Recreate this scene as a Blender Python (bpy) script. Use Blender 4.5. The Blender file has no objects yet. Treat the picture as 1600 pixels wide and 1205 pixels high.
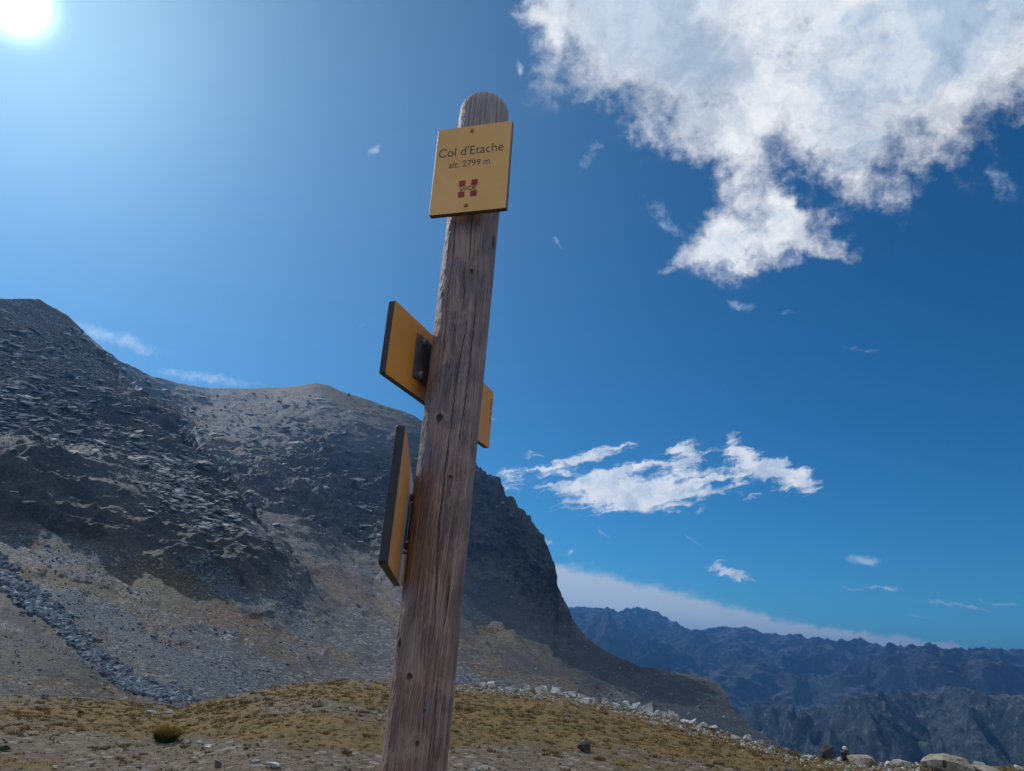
import bpy, bmesh, math, random
import numpy as np
from mathutils import Vector, Matrix
random.seed(7); rng = np.random.default_rng(11)
R = math.radians
SC = bpy.context.scene
COL = SC.collection

# ------------------------------------------------------------------ camera
F = 1155.6
PITCH, ROLL = R(19.4), R(4.0)
CAM = np.array([0.0, 0.0, 1.5])
_f = np.array([0, math.cos(PITCH), math.sin(PITCH)])
_r0 = np.array([1.0, 0, 0]); _u0 = np.array([0, -math.sin(PITCH), math.cos(PITCH)])
_R = _r0*math.cos(ROLL) + _u0*math.sin(ROLL)
_U = _u0*math.cos(ROLL) - _r0*math.sin(ROLL)
cd = bpy.data.cameras.new('camera'); cam = bpy.data.objects.new('camera', cd); COL.objects.link(cam)
cd.sensor_width = 36; cd.lens = F*36/1600; cd.clip_start = 0.05; cd.clip_end = 60000
M4 = Matrix(((_R[0], _U[0], -_f[0], 0), (_R[1], _U[1], -_f[1], 0), (_R[2], _U[2], -_f[2], 1.5), (0, 0, 0, 1)))
cam.matrix_world = M4
SC.camera = cam

def ray(u, v):
    """direction from the viewpoint towards a place measured on the photograph"""
    u = np.asarray(u, float); v = np.asarray(v, float)
    return _f + ((u-800)/F)[..., None]*_R - ((v-602.5)/F)[..., None]*_U
def azel(u, v):
    d = ray(u, v)
    return np.arctan2(d[..., 0], d[..., 1]), np.arctan2(d[..., 2], np.hypot(d[..., 0], d[..., 1]))
def proj(P):
    d = P-CAM; z = d @ _f
    return 800+F*(d @ _R)/z, 602.5-F*(d @ _U)/z

# ------------------------------------------------------------------ light
SUN_AZ, SUN_EL = [float(a) for a in azel(25, 5)]
SUN_DIR = np.array([math.sin(SUN_AZ)*math.cos(SUN_EL), math.cos(SUN_AZ)*math.cos(SUN_EL), math.sin(SUN_EL)])
SUN_STRENGTH, SKY_STRENGTH, EXPOSURE = 2.7, 0.06, 0.0
sl = bpy.data.lights.new('sun', 'SUN'); so = bpy.data.objects.new('sun', sl); COL.objects.link(so)
sl.energy = SUN_STRENGTH; sl.angle = R(0.53); sl.color = (1.0, 0.968, 0.925)
so.rotation_euler = Vector(-SUN_DIR).to_track_quat('-Z', 'Y').to_euler()
so.location = (0, 0, 30)
SC.view_settings.view_transform = 'Standard'; SC.view_settings.look = 'None'
SC.view_settings.gamma = 1; SC.view_settings.use_curve_mapping = False
SC.view_settings.exposure = EXPOSURE
SC.render.engine = 'CYCLES'
SC.cycles.use_denoising = True
SC.cycles.max_bounces = 6; SC.cycles.volume_bounces = 0; SC.cycles.diffuse_bounces = 2
SC.cycles.sample_clamp_indirect = 4

# ------------------------------------------------------------------ node helpers
class G:
    def __init__(s, tree): s.t = tree; s.n = tree.nodes; s.l = tree.links
    def put(s, sock, val):
        if hasattr(val, 'is_output') or isinstance(val, bpy.types.NodeSocket): s.l.new(val, sock)
        elif val is not None:
            if sock.type == 'RGBA' and hasattr(val, '__len__') and len(val) == 3: val = (*val, 1)
            sock.default_value = val
    def m(s, op, a, b=None, c=None, clamp=False):
        n = s.n.new('ShaderNodeMath'); n.operation = op; n.use_clamp = clamp
        for i, x in enumerate((a, b, c)):
            if x is not None: s.put(n.inputs[i], x)
        return n.outputs[0]
    def v(s, op, a, b=None, c=None, scale=None):
        n = s.n.new('ShaderNodeVectorMath'); n.operation = op
        for i, x in enumerate((a, b, c)):
            if x is not None: s.put(n.inputs[i], x)
        if scale is not None: s.put(n.inputs['Scale'], scale)
        return n.outputs['Value'] if op in ('DOT_PRODUCT', 'LENGTH', 'DISTANCE') else n.outputs[0]
    def xyz(s, x, y, z):
        n = s.n.new('ShaderNodeCombineXYZ')
        for i, q in enumerate((x, y, z)): s.put(n.inputs[i], q)
        return n.outputs[0]
    def sep(s, a):
        n = s.n.new('ShaderNodeSeparateXYZ'); s.put(n.inputs[0], a); return n.outputs
    def noise(s, vec, scale, detail=4, rough=.55, dist=0, col=False, lac=2.0):
        n = s.n.new('ShaderNodeTexNoise'); s.put(n.inputs['Vector'], vec)
        n.inputs['Scale'].default_value = scale; n.inputs['Detail'].default_value = detail
        n.inputs['Roughness'].default_value = rough; n.inputs['Distortion'].default_value = dist
        n.inputs['Lacunarity'].default_value = lac
        return n.outputs['Color' if col else 'Fac']
    def vor(s, vec, scale, feat='F1', out='Distance', rand=1):
        n = s.n.new('ShaderNodeTexVoronoi'); n.feature = feat; s.put(n.inputs['Vector'], vec)
        n.inputs['Scale'].default_value = scale; n.inputs['Randomness'].default_value = rand
        return n.outputs[out]
    def mix(s, fac, a, b, blend='MIX'):
        n = s.n.new('ShaderNodeMix'); n.data_type = 'RGBA'; n.blend_type = blend
        s.put(n.inputs[0], fac); s.put(n.inputs[6], a); s.put(n.inputs[7], b); return n.outputs[2]
    def ramp(s, x, a, b, lo=0, hi=1, smooth=True):
        n = s.n.new('ShaderNodeMapRange'); n.interpolation_type = 'SMOOTHSTEP' if smooth else 'LINEAR'; n.clamp = True
        s.put(n.inputs[0], x); n.inputs[1].default_value = a; n.inputs[2].default_value = b
        n.inputs[3].default_value = lo; n.inputs[4].default_value = hi; return n.outputs[0]
    def attr(s, name, out='Fac'):
        n = s.n.new('ShaderNodeAttribute'); n.attribute_name = name; return n.outputs[out]
    def pos(s): return s.n.new('ShaderNodeNewGeometry').outputs['Position']
    def nrm(s): return s.n.new('ShaderNodeNewGeometry').outputs['True Normal']
    def obj(s): return s.n.new('ShaderNodeTexCoord').outputs['Object']
    def bump(s, h, strength=.5, dist=.1, n0=None):
        n = s.n.new('ShaderNodeBump'); s.put(n.inputs['Height'], h); n.inputs['Strength'].default_value = strength
        n.inputs['Distance'].default_value = dist
        if n0 is not None: s.put(n.inputs['Normal'], n0)
        return n.outputs[0]

def material(name):
    m = bpy.data.materials.new(name); m.use_nodes = True
    g = G(m.node_tree); b = m.node_tree.nodes['Principled BSDF']
    b.inputs['Roughness'].default_value = .9; b.inputs['Specular IOR Level'].default_value = .15
    return m, g, b
def simple(name, col, rough=.6, spec=.3, metal=0, vary=.12, scale=20, bump=0):
    m, g, b = material(name); p = g.obj()
    n = g.noise(p, scale, 5, .6)
    c2 = tuple(x*(1-vary*2) for x in col)
    g.put(b.inputs['Base Color'], g.mix(g.ramp(n, .3, .7), c2, tuple(x*(1+vary*.3) for x in col)))
    b.inputs['Roughness'].default_value = rough; b.inputs['Specular IOR Level'].default_value = spec
    b.inputs['Metallic'].default_value = metal
    if bump: g.put(b.inputs['Normal'], g.bump(n, .4, bump))
    return m

# ------------------------------------------------------------------ sky
W = bpy.data.worlds.new('World'); SC.world = W; W.use_nodes = True
g = G(W.node_tree); bg = W.node_tree.nodes['Background']
sky = g.n.new('ShaderNodeTexSky'); sky.sky_type = 'NISHITA'; sky.sun_disc = False
sky.sun_elevation = SUN_EL; sky.sun_rotation = SUN_AZ
sky.altitude = 2800; sky.air_density = 1.0; sky.dust_density = 0.35; sky.ozone_density = 2.0
D = g.n.new('ShaderNodeTexCoord').outputs['Generated']
# colour response of the clear alpine sky
hs = g.n.new('ShaderNodeHueSaturation'); hs.inputs['Saturation'].default_value = 1.22; hs.inputs['Hue'].default_value = .492
g.put(hs.inputs['Color'], sky.outputs[0])
skyc = g.v('MULTIPLY', hs.outputs[0], (.42, 1.09, 1.38))
# aureole and disc of the sun itself, forward scatter round it
ds = g.m('MAXIMUM', g.v('DOT_PRODUCT', D, tuple(SUN_DIR)), 0)
a1 = g.m('ADD', g.m('MULTIPLY', g.m('POWER', ds, 14), 1.5), g.m('MULTIPLY', g.m('POWER', ds, 5.5), 2.2))
a2 = g.m('MULTIPLY', g.m('POWER', ds, 60), 4.8)
a3 = g.m('MULTIPLY', g.m('POWER', ds, 3500), 60.0)
skyc = g.mix(1.0, skyc, g.v('SCALE', (.80, 1.08, 1.06), scale=g.m('ADD', g.m('ADD', a1, a2), a3)), 'ADD')
# clouds: soft blobs in directions of the sky, broken up by noise
wn = g.noise(D, 9, 5, .62, col=True)
wn2 = g.noise(D, 42, 4, .62, col=True)
Dw = g.v('ADD', D, g.v('SCALE', g.v('SUBTRACT', wn, (.5, .5, .5)), scale=.13))
Dw = g.v('ADD', Dw, g.v('SCALE', g.v('SUBTRACT', wn2, (.5, .5, .5)), scale=.022))
Df = g.v('ADD', D, g.v('SCALE', g.v('SUBTRACT', wn2, (.5, .5, .5)), scale=.02))
def unit(a): return a/np.linalg.norm(a)
def blob(u, v, a, b, ang, w, vec):
    c = unit(ray(u, v)); t = R(ang)
    h1 = unit(ray(u+a*math.cos(t), v+a*math.sin(t)))-c; h2 = unit(ray(u-b*math.sin(t), v+b*math.cos(t)))-c
    e1, e2 = h1/(h1@h1), h2/(h2@h2)
    e1 = e1-c*(c@e1); e2 = e2-c*(c@e2)
    s = g.v('DOT_PRODUCT', vec, tuple(e1)); q = g.v('DOT_PRODUCT', vec, tuple(e2))
    r2 = g.m('MULTIPLY_ADD', s, s, g.m('MULTIPLY', q, q))
    return g.m('MULTIPLY', g.m('EXPONENT', g.m('MULTIPLY', r2, -.7)), w)
def total(lst, vec):
    acc = None
    for q in lst:
        x = blob(*q, vec); acc = x if acc is None else g.m('ADD', acc, x)
    return acc
BIG = [(700, 20, 85, 70, 0, -1.1), (1300, -70, 420, 130, 4, 1.2), (985, 20, 120, 55, 25, 1.05), (850, 30, 42, 26, -5, .50), (1060, 120, 110, 62, 38, 1.0),
       (1230, 150, 160, 80, 10, .9), (1120, 235, 100, 40, 25, .75), (1420, 120, 150, 85, -5, .95), (1570, 60, 130, 110, 0, 1.0),
       (1330, 250, 60, 50, 60, .75), (1385, 310, 26, 34, 20, .55), (1160, 300, 36, 22, 20, .45),
       (1150, 368, 70, 36, -8, 1.05), (1190, 385, 62, 28, 5, .7), (1065, 402, 42, 11, -20, .55), (1262, 365, 66, 22, 28, .75),
       (1292, 394, 26, 10, 30, .4), (1470, 240, 70, 34, -30, .42), (1215, 325, 36, 20, 60, .5)]
MID = [(965, 768, 105, 22, 2, 1.0), (930, 755, 60, 15, 0, .5), (1070, 752, 85, 17, -9, .95), (1000, 790, 70, 11, -4, .7), (1075, 706, 30, 19, 30, .8), (1030, 722, 55, 7, -14, .75),
       (960, 738, 55, 7, -16, .6), (905, 718, 62, 8, -17, .9), (950, 706, 40, 6, -14, .6), (826, 712, 20, 7, -18, .8), (1152, 698, 22, 13, 45, .85), (1185, 730, 40, 16, 30, .9), (1225, 738, 36, 17, 25, .9),
       (1255, 748, 24, 16, 35, .8), (1165, 757, 24, 12, 30, .5), (1143, 896, 30, 9, 22, 1.05), (850, 848, 11, 6, 20, .6), (882, 860, 11, 4, 10, .45),
       (790, 746, 17, 12, -20, .55), (778, 732, 9, 6, 0, .4)]
WISP = [(920, 245, 34, 10, -48, .3), (1040, 345, 50, 12, 50, .3), (583, 234, 9, 5, -45, .55), (813, 108, 6, 10, -10, .6), (870, 378, 14, 4, 48, .4),
        (955, 398, 10, 3, 0, .3), (1155, 476, 20, 6, 15, .5), (1350, 546, 40, 5, 8, .3), (1352, 875, 24, 6, 4, .7), (1380, 918, 22, 3, 2, .6),
        (1490, 947, 60, 3.5, 1, .45), (1575, 945, 50, 4, 0, .3), (1440, 966, 40, 2.5, 2, .35), (1330, 920, 22, 2.5, 0, .35), (920, 880, 14, 4, 0, .25), (938, 828, 3, 9, -30, .3), (960, 845, 26, 2.2, 25, .28), (1075, 838, 30, 2.4, 33, .32),
        (1137, 612, 2, 12, 25, .3), (185, 530, 60, 10, 22, .6), (330, 592, 70, 8, 8, .5), (1560, 280, 20, 34, -30, .35), (760, 655, 12, 5, 0, .45), (1230, 488, 12, 3, 0, .25), (565, 507, 14, 3, -5, .25), (1000, 235, 12, 30, 10, .2)]
BAND = [(880, 925, 110, 24, 9, 1.0), (990, 945, 130, 24, 9, 1.0), (1110, 972, 140, 24, 10, 1.0), (1240, 996, 130, 15, 7, .9), (1380, 1006, 110, 9, 3, .85), (1470, 1010, 70, 7, 2, .75), (820, 905, 70, 22, 5, .9)]
fine = g.noise(Df, 16, 9, .62)
fine2 = g.noise(g.v('ADD', Df, (7, 3, 1)), 60, 7, .66)
streak = g.noise(g.v('ADD', g.v('MULTIPLY', Df, (1, 1, 5.5)), g.v('SCALE', (0, 0, 1), scale=g.m('MULTIPLY', g.sep(Df)[0], -1.2))), 20, 7, .62)
big = total(BIG, Dw); mid = total(MID, Df); wis = total(WISP, Df); 
zd = g.sep(D); over_ = g.m('MULTIPLY', g.ramp(zd[2], .60, .85), g.ramp(zd[0], -.35, .25)); behind = g.m('MULTIPLY', g.ramp(g.m('MULTIPLY', zd[1], -1), -.25, .2), g.ramp(zd[2], .08, .3))  # unseen cloud overhead and behind the camera, added to raise ambient light
big = g.m('ADD', big, g.m('MULTIPLY', g.m('MAXIMUM', over_, behind), 1.25)); band = total(BAND, Df)
e_big = g.m('ADD', big, g.m('MULTIPLY', g.m('SUBTRACT', fine, .52), 2.8))
e_big = g.m('ADD', e_big, g.m('MULTIPLY', g.m('SUBTRACT', fine2, .5), 1.0))
big_a = g.m('MULTIPLY', g.ramp(e_big, .2, 1.55), g.ramp(big, .06, .4))
e_mid = g.m('ADD', mid, g.m('ADD', g.m('MULTIPLY', g.m('SUBTRACT', streak, .53), 3.4), g.m('MULTIPLY', g.m('SUBTRACT', fine2, .5), 1.5)))
mid_a = g.m('MULTIPLY', g.ramp(e_mid, .25, 1.15), g.ramp(mid, .05, .3))
e_wis = g.m('ADD', wis, g.m('MULTIPLY', g.m('SUBTRACT', fine2, .5), 1.1))
wis_a = g.m('MULTIPLY', g.m('MULTIPLY', g.ramp(e_wis, .12, .9), g.ramp(wis, .04, .25)), .8)
e_bnd = g.m('ADD', band, g.m('MULTIPLY', g.m('SUBTRACT', streak, .5), .8))
bnd_a = g.m('MULTIPLY', g.ramp(e_bnd, .15, .95), .9)
# thick parts of the cloud are greyer underneath, thin edges brighter
shade_n = g.noise(g.v('ADD', Dw, (1.3, 0, 0)), 11, 6, .6)
thick = g.ramp(g.m('ADD', big, g.m('MULTIPLY', g.m('SUBTRACT', shade_n, .5), 3.2)), .9, 2.5)
thick = g.m('MULTIPLY', thick, g.ramp(g.sep(D)[0], -.05, .5, .6, 1.15))
CW = 15.6
cb = g.mix(thick, (CW*1.02, CW*1.03, CW*1.05), (CW*.50, CW*.64, CW*.80))
shade_m = g.ramp(g.noise(g.v('ADD', Df, (3, 0, 0)), 38, 5, .6), .35, .7)
cm = g.mix(shade_m, (CW*.84, CW*.90, CW*.98), (CW*.48, CW*.60, CW*.78))
skyc = g.mix(bnd_a, skyc, (CW*.60, CW*.70, CW*.80))
skyc = g.mix(wis_a, skyc, (CW*.6, CW*.75, CW*.95))
skyc = g.mix(mid_a, skyc, cm)
inner = g.ramp(g.noise(g.v('ADD', Dw, (5, 2, 0)), 8, 7, .66), .36, .60, .66, 1.0)
skyc = g.mix(g.m('MULTIPLY', big_a, g.m('MULTIPLY', inner, .97)), skyc, cb)
g.put(bg.inputs['Color'], skyc)
bg.inputs['Strength'].default_value = SKY_STRENGTH
W.cycles.sampling_method = 'MANUAL'; W.cycles.sample_map_resolution = 512

# ------------------------------------------------------------------ numpy noise
def _h(ix, iy, iz, seed):
    n = (ix.astype(np.int64)*374761393 + iy.astype(np.int64)*668265263 + iz.astype(np.int64)*2147483647 + seed*144665) & 0xffffffff
    n = ((n ^ (n >> 13))*1274126177) & 0xffffffff
    n = ((n ^ (n >> 16))*2246822519) & 0xffffffff
    return ((n ^ (n >> 15)) & 0xffffff).astype(np.float64)/0xffffff*2-1
def vn(x, y, z=None, seed=0):
    x = np.asarray(x, float); y = np.asarray(y, float)
    z = np.zeros_like(x) if z is None else z
    ix, iy, iz = np.floor(x), np.floor(y), np.floor(z)
    fx, fy, fz = x-ix, y-iy, z-iz
    fx, fy, fz = [t*t*t*(t*(t*6-15)+10) for t in (fx, fy, fz)]
    r = 0
    for a in (0, 1):
        for b in (0, 1):
            for c in (0, 1):
                w = (fx if a else 1-fx)*(fy if b else 1-fy)*(fz if c else 1-fz)
                r = r + w*_h(ix+a, iy+b, iz+c, seed)
    return r
def fbm(x, y, z, lam, n=4, rough=.5, seed=0, ridged=False):
    a, s, tot = 1, 0, 0
    for k in range(n):
        q = 2**k/lam
        t = vn(x*q+k*17.3, y*q-k*9.1, z*q+k*5.7, seed+k)
        if ridged: t = 1-2*np.abs(t)
        s = s+a*t; tot += a; a *= rough
    return s/tot
def blur_blobs(u, v, lst, warp=0.0, seed=3):
    """patches of ground cover: sum of soft ellipses (u, v, a, b, angle, weight)"""
    if warp:
        u = u+warp*vn(u/40, v/25, seed=seed)+warp*.5*vn(u/15, v/9, seed=seed+1)
        v = v+warp*.5*vn(u/40, v/25, seed=seed+2)+warp*.25*vn(u/15, v/9, seed=seed+3)
    s = np.zeros_like(u)
    for (a, b, p, q, t, w) in lst:
        c, d = math.cos(R(t)), math.sin(R(t))
        x = ((u-a)*c+(v-b)*d)/p; y = (-(u-a)*d+(v-b)*c)/q
        s = s+w*np.exp(-(x*x+y*y)*.8)
    return s

# ------------------------------------------------------------------ mesh helpers
def mesh_from(name, V, Fq, mats, smooth=True, attrs=None, kind=None, parent=None, matidx=None):
    me = bpy.data.meshes.new(name)
    V = np.ascontiguousarray(V, dtype=np.float32); Fq = np.ascontiguousarray(Fq, dtype=np.int32)
    k = Fq.shape[1]
    me.vertices.add(len(V)); me.vertices.foreach_set('co', V.ravel())
    me.loops.add(Fq.size); me.loops.foreach_set('vertex_index', Fq.ravel())
    me.polygons.add(len(Fq)); me.polygons.foreach_set('loop_start', np.arange(0, Fq.size, k, dtype=np.int32))
    me.polygons.foreach_set('use_smooth', np.full(len(Fq), smooth))
    for m in (mats if isinstance(mats, (list, tuple)) else [mats]): me.materials.append(m)
    if matidx is not None: me.polygons.foreach_set('material_index', matidx)
    for nm, arr in (attrs or {}).items():
        a = me.attributes.new(nm, 'FLOAT', 'POINT'); a.data.foreach_set('value', np.ascontiguousarray(arr, dtype=np.float32))
    me.update(calc_edges=True)
    o = bpy.data.objects.new(name, me); COL.objects.link(o)
    if kind: o['kind'] = kind
    if parent: o.parent = parent
    return o
def grid_faces(nr, nc, wrap=False):
    i = np.arange(nr-1)[:, None]; j = np.arange(nc if wrap else nc-1)[None, :]
    a = i*nc+j; b = i*nc+(j+1) % nc; c = (i+1)*nc+(j+1) % nc; d = (i+1)*nc+j
    return np.stack([a, b, c, d], -1).reshape(-1, 4)
def grid_normals(P):
    du = np.gradient(P, axis=1); dv = np.gradient(P, axis=0)
    n = np.cross(du, dv); n /= np.linalg.norm(n, axis=-1, keepdims=True)+1e-12
    return n
def tag(o, label, cat, group=None):
    o['label'] = label; o['category'] = cat
    if group: o['group'] = group
    return o
def empty(name, loc):
    o = bpy.data.objects.new(name, None); COL.objects.link(o); o.location = loc; o.empty_display_size = .1; return o
def bm_obj(name, bm, mat, parent=None, smooth=False):
    me = bpy.data.meshes.new(name); bm.to_mesh(me); bm.free()
    for m in (mat if isinstance(mat, (list, tuple)) else [mat]): me.materials.append(m)
    if smooth:
        for p in me.polygons: p.use_smooth = True
    o = bpy.data.objects.new(name, me); COL.objects.link(o)
    if parent: o.parent = parent
    return o

# ------------------------------------------------------------------ meadow: heights
EDGE = np.array([(-300, 1080, 46), (-100, 1083, 44), (0, 1086, 43), (100, 1090, 42), (180, 1096, 41), (240, 1104, 39), (285, 1106, 38), (330, 1096, 36), (400, 1079, 34),
                 (440, 1071, 33), (480, 1066, 33), (540, 1064, 33), (600, 1065, 34), (700, 1068, 37), (760, 1073, 39), (830, 1080, 40), (900, 1090, 38), (960, 1103, 37),
                 (1000, 1112, 36), (1060, 1127, 35), (1100, 1138, 34), (1150, 1153, 33), (1200, 1167, 31), (1250, 1182, 29), (1300, 1190, 28), (1360, 1196, 27), (1430, 1199, 25),
                 (1500, 1201, 24), (1600, 1202, 22.5), (1750, 1206, 21), (1900, 1210, 20)], float)
_ea, _ee = azel(EDGE[:, 0], EDGE[:, 1])
_ez = 1.5+EDGE[:, 2]*np.tan(_ee)
def edge_at(az):
    azc = np.clip(az, _ea[0], _ea[-1])
    d = np.interp(azc, _ea, EDGE[:, 2]); z = np.interp(azc, _ea, _ez)
    # behind the camera the pass just rolls on
    t = np.clip((np.abs(az)-R(45))/R(40), 0, 1)
    return d*(1-t)+60*t, z*(1-t)+(-1.2)*t
def meadow_z(x, y, detail=True):
    x = np.asarray(x, float); y = np.asarray(y, float)
    D_ = np.hypot(x, y); az = np.arctan2(x, y)
    de, ze = edge_at(az)
    t = np.clip((D_-4)/(de-4), 0, None)
    tt = np.clip(t, 0, 1)
    z = ze*(tt*.55+.45*tt*tt)
    over = np.maximum(D_-de, 0)
    z = z-over*over/(over+7)*.34
    if detail:
        k = np.clip((D_-1.2)/3, 0, 1)
        e = 1-.75*np.exp(-((t-1)/.12)**2)
        z = z+k*e*(.11*vn(x/3.1, y/3.1, seed=5)+.05*vn(x/1.1, y/1.1, seed=6))
        z = z+k*(.028*np.abs(vn(x/.42, y/.42, seed=7))+.016*vn(x/.17, y/.17, seed=8))
    return z
def on_meadow(u, v):
    d = ray(u, v); d = d/np.hypot(d[0], d[1])
    s = np.linspace(2, 60, 6000); P = CAM+d[None, :]*s[:, None]
    zz = meadow_z(P[:, 0], P[:, 1]); k = np.argmax(P[:, 2] < zz)
    if P[k, 2] >= zz[k]:   # grazes past: stand it on the rim
        az = math.atan2(d[0], d[1]); de, ze = edge_at(np.array(az)); s0 = float(de)
        x, y = d[0]*s0, d[1]*s0
        return np.array([x, y, float(meadow_z(x, y))]), s0
    return np.array([P[k, 0], P[k, 1], zz[k]]), s[k]

# ground cover on the meadow: how grassy (1) or stony (0)
GRASS_G = [(200, 1125, 240, 22, 0, .9), (380, 1140, 120, 16, 0, .5), (620, 1160, 120, 14, 0, .5), (950, 1185, 150, 10, 3, .6), (560, 1085, 130, 16, 3, .9), (800, 1105, 160, 22, 4, 1.0), (1000, 1145, 180, 22, 10, 1.0), (1250, 1195, 120, 12, 6, .8), (860, 1150, 200, 14, 3, .8), (330, 1118, 70, 12, -12, .8),
           (120, 1105, 90, 6, 4, .6), (250, 1135, 60, 16, 0, .6), (1500, 1202, 120, 8, 0, .8), (450, 1150, 130, 14, 3, .4), (40, 1190, 60, 10, 0, .5)]
BARE_G = [(90, 1158, 110, 15, 0, .7), (450, 1195, 120, 14, 0, .8), (780, 1198, 130, 12, 2, .9), (1030, 1185, 90, 9, 5, .5), (420, 1105, 60, 10, -5, .5), (560, 1115, 80, 10, 5, .35), (300, 1190, 200, 14, 0, .3), (150, 1075, 120, 12, 5, .4)]

# meadow mesh
front = np.arange(-41, 41.001, .1)
rest = np.concatenate([np.arange(-180, -41, 2.5), front, np.arange(43, 179, 2.5)])
AZ = np.radians(rest)
Dl = np.concatenate([[.05], np.geomspace(.5, 5, 24)[:-1], np.geomspace(5, 58, 270), np.geomspace(60, 420, 30)[1:]])
AA, DD = np.meshgrid(AZ, Dl)
X, Y = np.sin(AA)*DD, np.cos(AA)*DD
Z = meadow_z(X, Y)
Z = np.maximum(Z, -70)
u, v = proj(np.stack([X, Y, Z], -1).reshape(-1, 3)); u = u.reshape(X.shape); v = v.reshape(X.shape)
ahead = np.abs(AA) < R(42)
gr = blur_blobs(u, v, GRASS_G, 22)-blur_blobs(u, v, BARE_G, 22, 9)
gr = np.where(ahead & (DD > 5), gr, .3)+.42*fbm(X, Y, X*0, 3.0, 4, .6, 21)
gr = np.clip(gr*1.1+.18, 0, 1)

m_ground, g, b = material('meadow_soil_and_grass')
p = g.pos(); ga = g.attr('grass')
n1 = g.noise(p, 1.6, 6, .65); n2 = g.noise(p, 7, 5, .65); n3 = g.noise(p, 22, 4, .7); n4 = g.noise(p, .45, 4, .5)
grass_c = g.mix(g.ramp(n4, .38, .62), (.225, .150, .055), (.150, .128, .052))
grass_c = g.mix(g.ramp(n1, .42, .68), grass_c, (.235, .145, .062))
grass_c = g.mix(g.ramp(n2, .48, .62), grass_c, (.085, .072, .038))
grass_c = g.mix(g.ramp(n3, .52, .64, 0, .6), grass_c, (.16, .125, .085)); grass_c = g.mix(g.ramp(n3, .44, .34, 0, .8), grass_c, (.05, .042, .022))
soil_c = g.mix(g.ramp(n2, .35, .65), (.105, .082, .056), (.190, .155, .115))
soil_c = g.mix(g.ramp(n3, .55, .68), soil_c, (.26, .235, .205))
soil_c = g.mix(g.ramp(n3, .42, .32), soil_c, (.045, .037, .030))
cell = g.vor(p, 9, 'F1', 'Color'); cv = g.sep(cell)[0]
soil_c = g.mix(g.m('MULTIPLY', g.ramp(cv, .86, .92), .5), soil_c, (.36, .35, .33))
fac = g.ramp(g.m('ADD', ga, g.m('MULTIPLY', g.m('SUBTRACT', n2, .5), 1.8)), .28, .75)
g.put(b.inputs['Base Color'], g.mix(fac, soil_c, grass_c))
g.put(b.inputs['Normal'], g.bump(g.m('ADD', n2, g.m('MULTIPLY', n3, .6)), .9, .06))
b.inputs['Specular IOR Level'].default_value = .08
ground = mesh_from('meadow_ground', np.stack([X, Y, Z], -1).reshape(-1, 3), grid_faces(len(Dl), len(AZ), True)[:, ::-1], m_ground, True, {'grass': gr.ravel()}, 'structure')

# ------------------------------------------------------------------ mountains near
def tps(pts, near=None):
    P = np.array(pts, float)
    if near:   # steepen the slope above the foot: pull the far points towards the foot distance
        d0, dmax, k = near; m_ = (P[:, 2] > d0) & (P[:, 2] < dmax); P[m_, 2] = d0+(P[m_, 2]-d0)*k
    q = P[:, :2]/100; f = np.log(P[:, 2]); n = len(q)
    def phi(r2): return .5*r2*np.log(r2+1e-9)
    K = phi(((q[:, None]-q[None])**2).sum(-1))+np.eye(n)*.15
    A = np.zeros((n+3, n+3)); A[:n, :n] = K; A[:n, n] = 1; A[:n, n+1:] = q; A[n, :n] = 1; A[n+1:, :n] = q.T
    w = np.linalg.solve(A, np.concatenate([f, [0, 0, 0]]))
    def ev(u, v):
        x = np.asarray(u)/100; y = np.asarray(v)/100; s = w[n]+w[n+1]*x+w[n+2]*y
        for i in range(n): s = s+w[i]*phi((x-q[i, 0])**2+(y-q[i, 1])**2)
        return np.exp(s)
    return ev
def inside(u, v, poly):
    c = np.zeros(u.shape, bool); n = len(poly)
    for i in range(n):
        x1, y1 = poly[i]; x2, y2 = poly[(i+1) % n]
        if y1 == y2: continue
        k = ((y1 > v) != (y2 > v)) & (u < (x2-x1)*(v-y1)/(y2-y1)+x1); c ^= k
    return c
SKYL = np.array([(-420, 560), (-250, 492), (-100, 474), (0, 466), (40, 467), (60, 468), (75, 478), (95, 490), (120, 509), (150, 537), (190, 567), (240, 589), (280, 600), (330, 607), (380, 608), (430, 606),
                 (460, 604), (495, 599), (515, 603), (535, 613), (560, 620), (600, 634), (630, 642), (660, 657), (700, 690), (740, 728), (755, 735), (775, 752), (790, 776), (805, 792), (822, 812), (838, 834), (850, 846),
                 (858, 862), (866, 882), (868, 905), (872, 925), (880, 940), (888, 952), (894, 970), (910, 990), (930, 1008), (950, 1022), (968, 1031), (1000, 1042), (1040, 1047), (1080, 1053), (1108, 1058), (1124, 1066),
                 (1134, 1080), (1142, 1096), (1152, 1112), (1170, 1132), (1200, 1158), (1230, 1178), (1260, 1192), (1300, 1212), (1360, 1240), (1500, 1290)], float)
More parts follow.
